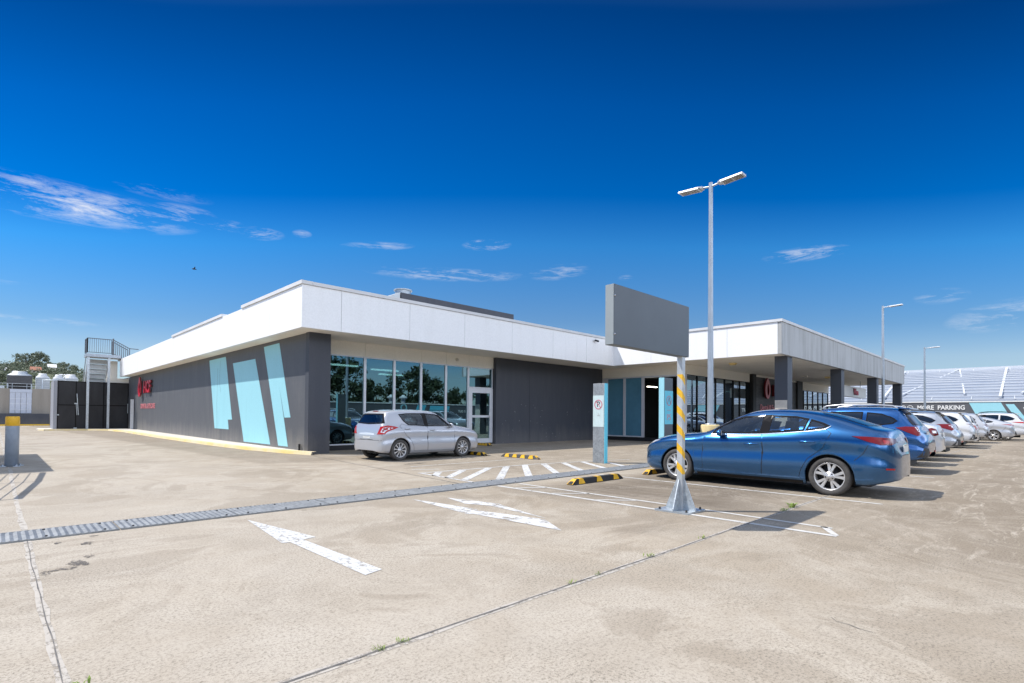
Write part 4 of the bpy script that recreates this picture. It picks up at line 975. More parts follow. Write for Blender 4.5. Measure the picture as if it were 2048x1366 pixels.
for x,y,z,l in ((13.9,17.46,3.62,'round sensor on the cream panel above the shop window'),(26.8,12.34,3.7,'round sensor on the cream panel above the canopy glazing')):
    fix('wall_sensor',l,'sensor',MB().lathe([(0,-.06),(.05,-.05),(.07,0),(.07,.04)],'y',c=(x,y,z),n=14),M['kerbw'],'round sensors on the cream panels')
fix('plant_screen','long dark louvred plant screen on the flat roof','screen',MB().box(12.1,18.75,19,19.08,FT-.2,6.42).box(12.1,12.18,19.08,23,FT-.2,6.42).box(18.67,18.75,19.08,23,FT-.2,6.42),M['wall2'])
fix('roof_duct','galvanised roof duct end sticking up behind the dark screen','duct',MB().tube([(12.5,19.5,FT-.2),(12.5,19.5,6.62)],.34,18).tube([(12.5,19.5,6.62),(12.5,19.5,6.66)],.40,18),M['galv'])
fix('roof_hood','pale sloping roof hood at the end of the dark screen','hood',MB().prism([(11.5,FT-.2),(11.5,6.16),(12.05,6.42),(12.05,FT-.2)],'y',19.02,20.2),M['zinc'])
# red lettering
def text(s,size,depth,bold=.02,sx=1,align='CENTER'):
    c=bpy.data.curves.new('txt','FONT'); c.body=s; c.size=size; c.extrude=depth/2; c.offset=bold*size; c.align_x=align; c.align_y='CENTER'; c.resolution_u=3
    o=bpy.data.objects.new('txt',c); COL.objects.link(o); bpy.context.view_layer.update()
    me=bpy.data.meshes.new_from_object(o.evaluated_get(bpy.context.evaluated_depsgraph_get())); bpy.data.objects.remove(o); bpy.data.curves.remove(c)
    for v in me.vertices: v.co.x*=sx
    return me
def place_text(name,me,mats,parent,loc,facing,local=True):
    """facing: '-X','-Y','+Y'"""
    me.materials.clear()
    for m_ in mats: me.materials.append(m_)
    if len(mats)>1:
        for p in me.polygons: p.material_index=0 if p.normal.z>.5 else 1
    o=link(name,me,parent); L=Vector(loc)-(world_loc(parent) if parent else Vector())
    o.location=L; rot={'-X':(R(90),0,R(-90)),'-Y':(R(90),0,0),'+Y':(R(90),0,R(180))}[facing]
    o.rotation_euler=rot; return o
def drop_emblem(h,depth):
    """tear-drop ring emblem drawn in x,z, thickness along y"""
    mb=MB(); n=40
    def outl(a,s):
        r=h*.5*s; x=math.sin(a)*r*.78; z=-math.cos(a)*r
        k=max(0,math.cos(a-math.pi))
        z+=h*.16*k**6*s; return x*(1-.25*k**8),z
    O=[outl(2*math.pi*k/n,1) for k in range(n)]; I=[(outl(2*math.pi*k/n,.52)[0]*.8+h*.05,outl(2*math.pi*k/n,.55)[1]*1.0-h*.04) for k in range(n)]
    for k in range(n):
        k2=(k+1)%n
        vs=[(O[k][0],-depth/2,O[k][1]),(O[k2][0],-depth/2,O[k2][1]),(I[k2][0],-depth/2,I[k2][1]),(I[k][0],-depth/2,I[k][1])]
        vs+=[(v[0],depth/2,v[2]) for v in vs]
        mb.add(vs,[(0,1,2,3)],0); mb.add(vs,[(7,6,5,4),(0,4,5,1),(2,6,7,3)],1)
    return mb
t=thing('wall_sign','red raised emblem and three capital letters on the charcoal side wall','sign',(6.95,41.5,2.9))
e=drop_emblem(1.15,.09).mesh('emblem',[M['red'],M['darkred']]); o=link('emblem',e,t); o.rotation_euler=(0,0,R(-90)); o.location=(0,1.4,0)
place_text('lettering',text('HCF',1.05,.08,.03,1.12),[M['red'],M['darkred']],t,(7.0,40.75,2.90),'-X')
t=thing('wall_lettering','flat red dental and eyecare lettering below the emblem on the side wall','sign',(7.09,41.1,1.68))
place_text('lettering',text('DENTAL & EYECARE',.44,.02,.02,1.13),[M['palered']],t,(7.09,41.1,1.68),'-X')
t=thing('canopy_sign','large red emblem and letters on the dark tiled wall under the canopy','sign',(35.2,12.2,3.0))
e=drop_emblem(1.12,.10).mesh('emblem',[M['palered'],M['darkred']]); o=link('emblem',e,t); o.location=(-.9,0,.02)
place_text('lettering',text('HCF',1.0,.22,.03),[M['palered'],M['darkred']],t,(36.3,12.2,2.97),'-Y')
t=thing('tile_lettering','slim red dental and eyecare lettering low on the dark tiled wall','sign',(35.6,12.3,1.98))
place_text('lettering',text('Dental & Eyecare',.52,.03,.004,.95),[M['palered']],t,(35.2,12.31,1.90),'-Y')
t=thing('hanging_sign','white boxed shop sign with red letters hung under the canopy','sign',(41,9.1,SOF))
P('sign_box',MB().box(37.6,43.9,8.95,9.25,2.70,3.38),M['whitesign'],t); P('hanger',MB().box(38.5,38.54,9.08,9.12,3.38,SOF).box(43,43.04,9.08,9.12,3.38,SOF),M['galv'],t)
place_text('lettering',text('Wen',.60,.05,.012,1.0),[M['red'],M['darkred']],t,(41.0,8.92,3.03),'-Y')

# ------------------------------------------------------------------ signs, posts and other street furniture
def stripes():
    m,nt,b=new_mat('striped_post'); pset(b,rough=.45); P_=wpos(nt); s=N(nt,'ShaderNodeSeparateXYZ'); nt.links.new(P_,s.inputs[0])
    a=mth(nt,'SUBTRACT',s.outputs[0],s.outputs[1]); q=mth(nt,'ADD',mth(nt,'MULTIPLY',a,.95),s.outputs[2])
    fr=mth(nt,'FRACT',mth(nt,'DIVIDE',mth(nt,'ADD',q,.03),.254)); k=mth(nt,'MULTIPLY',mth(nt,'LESS_THAN',fr,.40),mth(nt,'MULTIPLY',mth(nt,'GREATER_THAN',s.outputs[2],.50),mth(nt,'LESS_THAN',s.outputs[2],1.86)))
    f_=noise(nt,30,5,.7,P_); g_=noise(nt,7,6,.7,P_)
    base=ramp(nt,g_,[(.3,(.40,.42,.43)),(.5,(.52,.54,.55)),(.72,(.62,.63,.63))])
    yel=ramp(nt,f_,[(.3,(.62,.36,.02)),(.6,(.80,.46,.02))])
    nt.links.new(mixc(nt,k,base,yel),b.inputs['Base Color']); nt.links.new(mth(nt,'MULTIPLY',mth(nt,'SUBTRACT',1,k),.5),b.inputs['Metallic']); return m
M['stripes']=stripes()
t=thing('signpost','blank grey sign board on a yellow striped galvanised post with gusseted base','sign',(6.68,3.5,0))
P('base_plate',MB().box(6.46,6.95,3.28,3.77,.0,.022),M['galv'],t)
bo=MB()
for x in (6.51,6.90):
    for y in (3.33,3.72): bo.lathe([(0,.05),(.014,.05),(.016,.022)],'z',c=(x,y,0),n=8)
P('bolts',bo,M['rubber'],t)
P('post',MB().box(6.64,6.72,3.46,3.54,.022,2.12),M['stripes'],t,.004)
gs=MB(); q=[(.04,.022),(.215,.022),(.215,.05),(.06,.43),(.04,.43)]
gs.prism([(6.68+a,z) for a,z in q],'y',3.494,3.506); gs.prism([(6.68-a,z) for a,z in q],'y',3.494,3.506)
gs.prism([(3.5+a,z) for a,z in q],'x',6.674,6.686); gs.prism([(3.5-a,z) for a,z in q],'x',6.674,6.686); P('gusset',gs,M['galv'],t)
bd=MB(); bd.box(5.0,6.79,3.442,3.56,2.10,2.795); b_=P('board',bd,M['greysign'],t,.004)
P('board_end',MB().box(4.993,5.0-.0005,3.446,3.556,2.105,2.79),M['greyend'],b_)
r_=MB()
for z in (2.22,2.66): r_.lathe([(0,-.012),(.011,-.010),(.012,0)],'y',c=(5.012,3.441,z),n=8)
P('rivet',r_,M['chrome'],b_)
# bollard
t=thing('bollard','thick grey bollard with a yellow top band at the left edge','bollard',(.30,16.85,0))
P('tube',MB().lathe([(0,0),(.122,0),(.122,.94)],'z',c=(.30,16.85,0),n=36),M['steelbluegrey'],t)
P('top_band',MB().lathe([(.122,.94),(.127,.945),(.127,1.14),(.118,1.158),(0,1.16)],'z',c=(.30,16.85,0),n=36),M['yellow'],t)
f_=MB()
for k in range(4):
    a=k*math.pi/2+.5; x,y=.30+.17*math.cos(a),16.85+.17*math.sin(a); f_.box(x-.06,x+.06,y-.06,y+.06,0,.02); f_.lathe([(0,.05),(.02,.05),(.02,.02)],'z',c=(x,y,0),n=8)
P('base_foot',f_,M['galv_dull'],t)
# wheel stops
def stop(x,y,L,ang,label,nblk,top='rubber'):
    t=thing('wheel_stop',label,'wheel stop',(x,y,0),'black and yellow rubber wheel stops',ang)
    mb=MB(); h=.105; prof=[(-.085,0),(.085,0),(.05,h),(-.05,h)]
    vs=[];
    for xx,s in ((-L/2,.0),(-L/2+.16,1),(L/2-.16,1),(L/2,.0)):
        for (a,z) in prof: vs.append((xx,a if s else a*.9,z*(1 if s else .28)))
    fs=[(0,3,2,1),(12,13,14,15)]
    for i in range(3):
        for q in range(4): fs.append((i*4+q,i*4+(q+1)%4,(i+1)*4+(q+1)%4,(i+1)*4+q))
    mb.add(vs,[tuple(reversed(f)) for f in fs])
    o=link('rubber_block',mb.mesh('rubber_block',M[top]),t); bv=o.modifiers.new('edge','BEVEL'); bv.width=.008; bv.segments=2
    for i in range(nblk):
        yb=MB()
        c=-L/2+.27+(L-.54)*i/(nblk-1); w=.10
        for s in (-1,1):
            vs=[(c-w,s*.0838,.012),(c+w,s*.0838,.012),(c+w*.6,s*.0535,.103),(c-w*.6,s*.0535,.103)]; d=Vector((0,s,.34)).normalized()*.003
            yb.add([tuple(Vector(v)+d) for v in vs],[(0,1,2,3) if s<0 else (3,2,1,0)])
        yb.add([(c-w*.6,-.0535,h+.002),(c+w*.6,-.0535,h+.002),(c+w*.6,.0535,h+.002),(c-w*.6,.0535,h+.002)],[(0,1,2,3)])
        link('reflector',yb.mesh('reflector',M['yellow']),t)
    for s in (-1,1):
        yb=MB(); vs=[(s*(L/2+.001),-.07,.012),(s*(L/2+.001),.07,.012),(s*(L/2+.001)-s*.145,.05,.104),(s*(L/2+.001)-s*.145,-.05,.104)]
        d=Vector((s*.5,0,.8)).normalized()*.004
        yb.add([tuple(Vector(v)+d) for v in vs],[(0,1,2,3) if s>0 else (3,2,1,0)])
        link('reflector',yb.mesh('reflector',M['yellow']),t)
    return t
stop(8.44,6.20,1.66,0,'black wheel stop with small yellow blocks alone in the empty bay behind the signpost',3)
stop(11.05,6.20,1.66,0,'wheel stop half hidden under the nose of the blue sedan',3)
stop(11.33,11.15,1.55,R(90),'worn greyish wheel stop with four yellow blocks in the open bay',4,'plastic')
stop(11.05,13.15,1.55,R(90),'wheel stop at the front tyre of the silver hatchback',4)
stop(14.75,16.75,1.1,R(90),'yellow-ended wheel stop against the shop front beside the glass door',4,'plastic')
# wayfinding totems
def disc(mb,c,r0,r1,axis,n=28,t=.002):
    vs=[];fs=[]
    for k in range(n):
        a=2*math.pi*k/n
        for r in (r0,r1):
            u,v=r*math.cos(a),r*math.sin(a); vs.append((c[0]-t,c[1]+u,c[2]+v) if axis=='x' else (c[0]+u,c[1]-t,c[2]+v))
    for k in range(n):
        k2=(k+1)%n; f_=(2*k,2*k+1,2*k2+1,2*k2); fs.append(f_ if axis=='y' else f_[::-1])
    return mb.add(vs,fs)
M['palepanel']=streaky('weathered_pale_panel',(.58,.70,.70),(.42,.52,.50),.5,.5,(9,9,2),.4,.7)
M['pinkish']=plain('faded_red_print',(.55,.20,.25),.5,0,.1)
M['fadedgrey']=plain('faded_grey_print',(.45,.50,.50),.5,0,.1)
t=thing('parking_totem','grey totem with teal edge and a no parking symbol by the hatched bay','sign',(11.86,8.6,0))
P('post_body',MB().box(11.80,11.93,8.42,8.80,0,2.18),M['totem'],t,.004)
P('edge_strip',MB().box(11.805,11.935,8.405,8.4195,0,2.178),M['teal2'],t)
pn=P('sign_panel',MB().box(11.794,11.7995,8.435,8.795,.99,1.85),M['palepanel'],t)
mb=disc(MB(),(11.792,8.615,1.60),.105,.135,'x'); mb.bar((11.791,8.70,1.69),(11.791,8.53,1.51),.002,.022); P('ring',mb,M['pinkish'],pn)
place_text('letter',text('P',.21,.002,.01),[M['dark']],pn,(11.7925,8.615,1.60),'-X')
mb=MB(); mb.bar((11.792,8.63,1.37),(11.792,8.58,1.30),.002,.025); mb.bar((11.792,8.66,1.30),(11.792,8.56,1.30),.002,.03); P('pictogram',mb,M['fadedgrey'],pn)
t=thing('parking_totem','teal and grey totem standing between the blue sedan bonnet and the shop entry','sign',(13.7,7.65,0))
P('post_body',MB().box(13.46,13.93,7.555,7.72,0,2.39),M['greysign'],t,.004); P('edge_strip',MB().box(13.44,13.4595,7.558,7.718,0,2.388),M['teal'],t)
pn=P('sign_panel',MB().box(13.47,13.925,7.548,7.5545,1.07,2.02),M['teal2'],t)
mb=disc(MB(),(13.70,7.546,1.74),.12,.145,'y'); mb.bar((13.62,7.5445,1.66),(13.70,7.5445,1.84),.02,.002); mb.bar((13.78,7.5445,1.66),(13.70,7.5445,1.84),.02,.002); P('ring',mb,M['pinkish'],pn)
place_text('letter',text('P5',.24,.002,.005),[M['pinkish']],pn,(13.70,7.547,1.26),'-Y')
mb=MB(); mb.box(13.62,13.66,7.5455,7.5475,1.455,1.475); mb.box(13.69,13.72,7.5455,7.5475,1.455,1.475); mb.box(13.74,13.79,7.5455,7.5475,1.455,1.475); P('print',mb,M['pinkish'],pn)
t=thing('parking_totem','plain dark teal totem far under the canopy below the hanging sign','sign',(44.3,9.6,0)); P('post_body',MB().box(44.1,44.45,9.5,9.65,0,2.25),plain('dark_teal_paint',(.03,.17,.25),.5),t)
# light poles
def lamp(x,y,zt,dirs,label,plinth):
    t=thing('light_pole',label,'light pole',(x,y,0),'car park light poles')
    if plinth: P('plinth',MB().lathe([(0,0),(.265,0),(.265,1.03),(.235,1.07),(0,1.07)],'z',c=(x,y,0),n=28),M['plinth'],t)
    z0=1.07 if plinth else 0
    P('pole',MB().tube([(x,y,z0),(x,y,zt*.5),(x,y,zt+.06)],[.088,.072,.055],18).lathe([(0,z0+.03),(.15,z0+.03),(.15,z0)],'z',c=(x,y,0),n=18),M['pole'],t)
    for s in dirs:
        P('arm',MB().tube([(x,y,zt-.05),(x,y+s*.28,zt-.01)],.028,10),M['pole'],t)
        h=MB(); L=.72; sl=.06
        def p(a,w,dz): return (x+w,y+s*(.22+a),zt-.02+a*sl+dz)
        for (a0,a1,w0,w1,zb,zt_) in ((0,.10,.07,.15,-.03,.03),(.10,L,.15,.15,-.045,.02)):
            vs=[p(a0,-w0,zb),p(a0,w0,zb),p(a0,w0*.9,zt_),p(a0,-w0*.9,zt_),p(a1,-w1,zb*.8),p(a1,w1,zb*.8),p(a1,w1*.9,zt_*.8),p(a1,-w1*.9,zt_*.8)]
            fs=[(0,1,2,3),(7,6,5,4),(0,4,5,1),(1,5,6,2),(2,6,7,3),(3,7,4,0)]
            h.add(vs,fs if s<0 else [f[::-1] for f in fs])
        hd=P('lamp_head',h,M['lampbody'],t,.006)
        ln=MB()
        for a0,a1 in ((.16,.40),(.43,.67)):
            vs=[p(a0,-.12,-.047),p(a0,.12,-.047),p(a1,.12,-.043),p(a1,-.12,-.043)]; ln.add(vs,[(0,1,2,3),(3,2,1,0)])
        P('lens',ln,M['lampface'],hd)
lamp(14.5,6.70,7.93,(1,-1),'tall galvanised light pole with two lamp heads on a yellow concrete plinth',True)
lamp(36.5,6.6,7.74,(-1,),'single-head light pole beside the stained canopy fascia',False)
lamp(51.3,6.6,6.8,(-1,),'farthest light pole, in front of the pale stadium roof',False)
# trolley shelter just outside the view on the left: its roof and side bars throw shadows onto the deck
t=thing('trolley_shelter','trolley shelter roof and sloping side bars casting a shadow by the bollard','shelter',(-1.6,19,0))
P('roof',MB().box(-3.2,-.21,16.05,22.4,2.28,2.36),M['whitesign'],t)
for x in (-3.1,-.33):
    for y in (16.2,22.2): P('leg',MB().box(x-.04,x+.04,y-.04,y+.04,0,2.28),M['galv_dull'],t)
fr=MB(); A=[(15.77,2.06),(13.77,1.73),(11.05,1.06)]
for a,b in zip(A,A[1:]): fr.bar((-.25,a[0],a[1]),(-.25,b[0],b[1]),.05,.10); fr.bar((-2.2,a[0],a[1]),(-2.2,b[0],b[1]),.05,.10)
for (yy,zz) in A: fr.bar((-.25,yy,zz),(-2.2,yy,zz),.03)
for i in range(10):
    x=-.45-.17*i
    for a,b in zip(A,A[1:]): fr.bar((x,a[0],a[1]),(x,b[0],b[1]),.014)
P('side_frame',fr,M['galv_dull'],t)
P('front_leg',MB().box(-2.22,-2.18,11.03,11.07,0,1.04).box(-.45,-.41,11.03,11.07,0,1.04),M['galv_dull'],t)

# ------------------------------------------------------------------ yard at the far left
t=thing('access_stair','grey steel stair with railed landing up to the shop roof','stair',(5.2,47.2,0))
for x in (4.62,5.78): P('post',MB().box(x-.07,x+.07,47.1,47.24,0,5.15),M['galv'],t)
P('landing',MB().box(4.5,6.45,47.0,48.5,5.17,5.38).box(6.45,7.1,47.05,48.45,5.06,5.2),M['galv_dull'],t)
rl=MB(); ry=47.04
def rail(a,b,bars):
    rl.bar(a,b,.05); lo=lambda p:(p[0],p[1],p[2]-.98); rl.bar(lo(a),lo(b),.04); va,vb=Vector(a),Vector(b)
    for i in range(bars+1):
        p=va.lerp(vb,i/bars); rl.bar(p,(p.x,p.y,p.z-.98),.05 if i in(0,bars) else .022)
rail((4.55,ry,6.46),(6.0,ry,6.46),12); rail((6.0,ry,6.46),(6.95,ry,5.93),8); rl.bar((6.95,ry,5.93),(7.5,ry,5.92),.05)
rail((4.55,ry,6.46),(4.55,48.45,6.46),10); rail((6.1,48.45,6.5),(7.05,48.45,5.95),8)
rl.box(5.95,6.03,47.0,47.08,5.38,6.56); P('railing',rl,M['raildark'],t)
tr=MB(); n=15
for i in range(n):
    z=5.1-i*.33; y=48.5+i*.30; tr.box(4.78,5.84,y,y+.30,z-.03,z); tr.box(4.78,5.84,y,y+.018,z-.33,z-.031)
P('flight',tr,M['zinc'],t)
for x in (4.68,5.86): P('stringer',MB().prism([(48.45,4.95),(48.45,5.4),(53.1,.3),(53.1,-.0),(52.8,0)],'x',x,x+.07),M['zinc'],t)
P('handrail',MB().tube([(4.70,48.5,6.4),(4.70,53.0,1.3)],.03,8).tube([(4.70,53.0,1.3),(4.70,53.0,.2)],.03,8),M['galv_dull'],t)
t=thing('store_enclosure','black mesh-sided store with a chained gate and grey block end wall','enclosure',(4.9,48,0))
P('block_wall',MB().box(2.86,3.02,47.86,50.4,0,3.42).box(3.02,3.06,47.86,47.95,0,3.44),M['blockgrey'],t)
e=MB(); e.box(3.06,4.03,47.9,47.94,.04,3.40); e.box(4.08,7.08,47.9,47.94,.04,3.40); P('mesh_panel',e,M['mesh'],t)
e=MB()
for x in (3.08,4.055,5.6,7.05): e.box(x-.03,x+.03,47.86,47.9,0,3.44)
for z in (.06,1.75,3.40): e.box(3.1,7.02,47.87,47.899,z-.03,z+.03)
P('frame',e,M['trim'],t)
g_=MB(); g_.bar((4.10,47.84,2.55),(4.20,47.84,1.05),.04); g_.bar((4.06,47.82,1.9),(4.12,47.82,1.05),.03); g_.box(3.97,4.13,47.80,47.85,1.82,1.90); g_.box(3.95,4.12,47.80,47.85,.10,.17); g_.box(3.07,3.16,47.80,47.85,1.02,1.10); g_.box(7.0,7.03,47.7,47.75,1.2,1.9); P('gate_bolt',g_,M['galv'],t)
sd=MB(); sd.box(7.06,7.094,45.75,46.62,.02,2.20); d=thing('side_door','grey service door with a white leaf standing ajar beside the red sign','door',(7.08,46.2,0)); P('leaf_frame',sd,M['wall2'],d)
P('leaf',MB().box(6.86,7.055,45.62,45.66,.02,2.2),M['alu'],d)
t=thing('plant_building','raw concrete plant building with a pale louvre bay behind the low wall','building',(0,66,0))
m=MB(); m.box(-14,.91,65.1,80,0,3.33); m.box(2.41,6.5,65.1,80,0,3.36); m.box(.91,2.41,65.2,80,0,3.3); P('wall',m,M['concwall'],t)
lv=MB(); lv.box(.92,2.40,65.08,65.2,2.98,3.28)
for k in range(4): x=.93+.37*k; lv.box(x,x+.345,65.12,65.19,1.1,2.97)
lv_=P('louvre',lv,M['louvre'],t); q=MB()
for z in (1.45,1.95,2.4): q.box(.93,2.40,65.105,65.12,z,z+.02)
P('transom',q,M['whitesign'],lv_)
tag(MB().box(-14,3.58,64.4,64.6,0,1.08).build('low_wall',M['wall2']),'low charcoal wall with yellow kerb in front of the concrete building','wall')
struct('wall_kerb',MB().prism([(64.05,0),(64.38,0),(64.38,.12),(64.1,.12)],'x',-14,3.6),M['yellow'])
struct('faded_bay_marking',line(MB(),(-3,61.5),(.9,58.5),.3),M['line_thin'])
def tower(x0,x1,y,zb,zt,label,dark):
    t=thing('cooling_tower',label,'cooling tower',((x0+x1)/2,y,3.3),'rooftop cooling towers'); cx=(x0+x1)/2; w=(x1-x0)/2
    b=MB(); b.box(x0,x1,y,y+2*w,zb,zt-.12); P('casing',b,M['zincdark' if dark else 'zinc'],t)
    l=MB()
    for k in range(6): z=zb+(zt-.12-zb)*(k+.5)/6; l.box(x0-.02,x1+.02,y-.03,y-.001,z-.02,z+.03)
    P('louvre_blade',l,M['plastic' if dark else 'galv_dull'],t)
    P('legs',MB().box(x0,x0+.1,y,y+.1,3.3,zb).box(x1-.1,x1,y,y+.1,3.3,zb),M['galv_dull'],t); P('basin',MB().box(x0+.12,x1-.12,y+.12,y+2*w-.12,3.3,zb),M['dark' if dark else 'zinc'],t)
    P('fan_stack',MB().lathe([(w*1.02,zt-.12),(w*.95,zt),(w*.62,zt+.16),(w*.60,zt+.34),(w*.5,zt+.34)],'z',c=(cx,y+w,0),n=24),M['roofwhite' if not dark else 'zinc'],t)
tower(.80,2.65,72,4.02,4.98,'dark louvred cooling tower at the left end of the row',True)
tower(3.0,4.1,74,3.5,4.95,'pale cooling tower second in the row behind the concrete wall',False); tower(4.35,5.3,74,3.5,4.9,'pale cooling tower third in the row, nearest the black store',False); tower(5.5,6.6,76,3.5,5.1,'pale cooling tower partly behind the stair',False)
t=thing('pipework','thin rails and pipes along the roof edge of the concrete building','pipes',(1,67,3.3))
p_=MB()
for z in (3.6,3.85): p_.tube([(-4,67,z),(3.2,67,z)],.02,6)
for k in range(8): p_.tube([(-3.9+k*1,67,3.3),(-3.9+k*1,67,3.86)],.02,6)
p_.tube([(3.3,69,3.5),(3.3,69,4.35),(4.4,69,4.4)],.06,8); p_.box(-1.5,.6,69,70,3.3,3.7); P('run',p_,M['galv'],t)

# ------------------------------------------------------------------ trees
def leafcloud(seed,r,h,n,leaf,flat=.75,clumps=26):
    """many small leaf faces gathered in uneven clumps through the crown"""
    g=random.Random(seed); mb=MB(); cl=[]
    for _ in range(clumps):
        a=g.uniform(0,6.28); q=math.sqrt(g.random()); z=g.uniform(-.5,.5); k=math.sqrt(max(0,1-(2*z*.92)**2)); cl.append((q*r*k*math.cos(a),q*r*k*math.sin(a),z*h+g.gauss(0,.05*h),r*g.uniform(.16,.36)))
    vs=[];fs=[]
    for i in range(n):
        c=cl[g.randrange(len(cl))]; d=Vector((g.gauss(0,1),g.gauss(0,1),g.gauss(0,flat))); d=d.normalized()*c[3]*(g.random()**.45)
        p=Vector(c[:3])+d; s=leaf*g.uniform(.6,1.5); u=Vector((g.gauss(0,1),g.gauss(0,1),g.gauss(0,.7))).normalized(); w=u.cross(Vector((g.gauss(0,1),g.gauss(0,1),g.gauss(0,1)))).normalized()
        o=len(vs); vs+=[p-u*s,p+w*s*.45,p+u*s,p-w*s*.45]; fs.append((o,o+1,o+2,o+3))
    mb.add(vs,fs); return mb,cl
def treemesh(seed,r,h,th,n,leaf,mat,clumps=26):
    mb,cl=leafcloud(seed,r,h,n,leaf,clumps=clumps); g=random.Random(seed+1)
    mb.v=[(v[0],v[1],v[2]+th) for v in mb.v]; crown=mb.mesh('crown',mat)
    tk=MB(); tr_=r*.07; base=th-h*.45
    tk.tube([(0,0,0),(.05*r,0,base*.5),(0,.04*r,base),(0,0,th-h*.1)],[tr_,tr_*.85,tr_*.7,tr_*.3],8)
    for c in cl[::3]: tk.tube([(0,0,base*g.uniform(.75,1.05)),(c[0]*.5,c[1]*.5,(base+th+c[2])*.5),(c[0],c[1],th+c[2])],[tr_*.45,tr_*.25,tr_*.08],6)
    return crown,tk.mesh('trunk',M['bark'])
def tree(loc,meshes,s,rz,label,group,cat='tree',name='gum_tree'):
    t=thing(name,label,cat,loc,group,rz); t.scale=(s,s,s); link('crown',meshes[0],t); link('trunk',meshes[1],t); return t
# hill with trees and houses far to the left
def hz(x,y):
    k=min(max((y-120)/110,0),1); k=k*k*(3-2*k); e=min(max((70-x)/60,0),1)
    return -2+(15.2+1.4*math.sin(x*.05+1)+.9*math.sin(x*.13))*k*e
mb=MB(); vs=[];fs=[]; nx,ny=60,26
for i in range(nx+1):
    for j in range(ny+1):
        x=-170+250*i/nx; y=110+190*j/ny; vs.append((x,y,hz(x,y)+random.uniform(-.3,.3)))
for i in range(nx):
    for j in range(ny): a=i*(ny+1)+j; fs.append((a,a+ny+1,a+ny+2,a+1))
mb.add(vs,fs,0,True); o=struct('hill',mb,M['hill'])
HT=[treemesh(20+k,3.6,4.6,6.2,2600,.26,M['leaf2'],30) for k in range(3)]
hl=[(6.6,222,1.0,'tall round gum, highest on the hill crest'),(9.6,224,1.02,'broad flat-topped gum second along the hill crest'),(11.6,220,.72,'low dense tree right of the flat-topped crest gum'),(14.8,219,.86,'dark bushy tree near the right end of the hill crest'),(18.6,226,.92,'lone rounded tree on the crest beside the stair'),
 (1.2,214,.62,'bright green shrubby tree at the left edge of the hill'),(3.0,216,.58,'low scrubby tree left of the tall round gum'),(4.6,218,.62,'squat tree just under the tall round gum'),(8.0,214,.6,'small tree between the two crest gums, lower down'),(12.8,212,.72,'mid-slope tree above the pale cooling towers'),(16.8,211,.62,'small mid-slope tree left of the lone rounded one'),
 (-1.5,204,.8,'leafy tree low on the hill at the picture edge'),(2.2,196,.75,'mid-slope tree behind the dark cooling tower'),(5.2,200,.66,'mid-slope tree beside the terracotta house'),(10.4,203,.62,'mid-slope tree below the flat-topped gum'),(14.6,203,.62,'mid-slope tree right of the cream gable'),(.4,178,.9,'yellow-green tree low behind the bollard wall'),(-3.0,186,1.0,'big low tree beyond the picture edge on the hill'),(19.8,214,.6,'small tree farthest along the crest, behind the stair'),(7.4,190,.55,'small tree between the houses')]
for i,(x,y,s,l) in enumerate(hl): tree((x,y,hz(x,y)-2.6),HT[i%3],s*.78,i*1.3,l,'trees on the far hill')
# low scrub and tree crowns massed along the slope
sv=MB(); gg=random.Random(77); q=[]; qf=[]
for _ in range(210):
    x=gg.uniform(-30,28); y=gg.uniform(150,232); r=gg.uniform(.9,2.3); zz=hz(x,y)
    for _ in range(90):
        d=Vector((gg.gauss(0,1),gg.gauss(0,1),gg.gauss(0,.7))).normalized()*(gg.random()**.4); p=Vector((x,y,zz+r*.45))+Vector((d.x*r*1.3,d.y*r,d.z*r*.75)); s_=gg.uniform(.16,.36); u=Vector((gg.gauss(0,1),gg.gauss(0,1),gg.gauss(0,.7))).normalized(); w=u.cross(Vector((gg.gauss(0,1),gg.gauss(0,1),gg.gauss(0,1)))).normalized()
        o_=len(q); q+=[p-u*s_,p+w*s_*.5,p+u*s_,p-w*s_*.5]; qf.append((o_,o_+1,o_+2,o_+3))
sv.add(q,qf); tag(sv.build('hillside_scrub',M['leaf2']),'grey-green scrub and low tree crowns massed on the far hillside','scrub',kind='stuff')
for (x,y,w,h,l,rc) in ((8.1,200,3.0,2.2,'terracotta-roofed house low on the hill','roofred'),(11.9,206,2.4,3.4,'cream house with a steep gable among the hill trees','roofwhite'),(1.0,205,3.4,1.6,'pale-roofed house at the left of the hill','roofwhite'),(14.5,196,4.0,1.8,'long pale house behind the cooling towers','roofwhite')):
    z=hz(x,y)-.6; w*=.7; h*=.6; t=thing('house',l,'house',(x,y,z),'houses on the far hill')
    P('wall',MB().box(x-w/2,x+w/2,y,y+4,z-1,z+h),M['housewall'],t)
    P('roof',MB().prism([(y-.3,z+h),(y+4.3,z+h),(y+2,z+h+1.1)],'x',x-w/2-.2,x+w/2+.2),M[rc],t)
    P('window',MB().box(x-w*.3,x-w*.08,y-.03,y-.001,z+h*.35,z+h*.8).box(x+w*.08,x+w*.3,y-.03,y-.001,z+h*.35,z+h*.8),M['dark'],t)

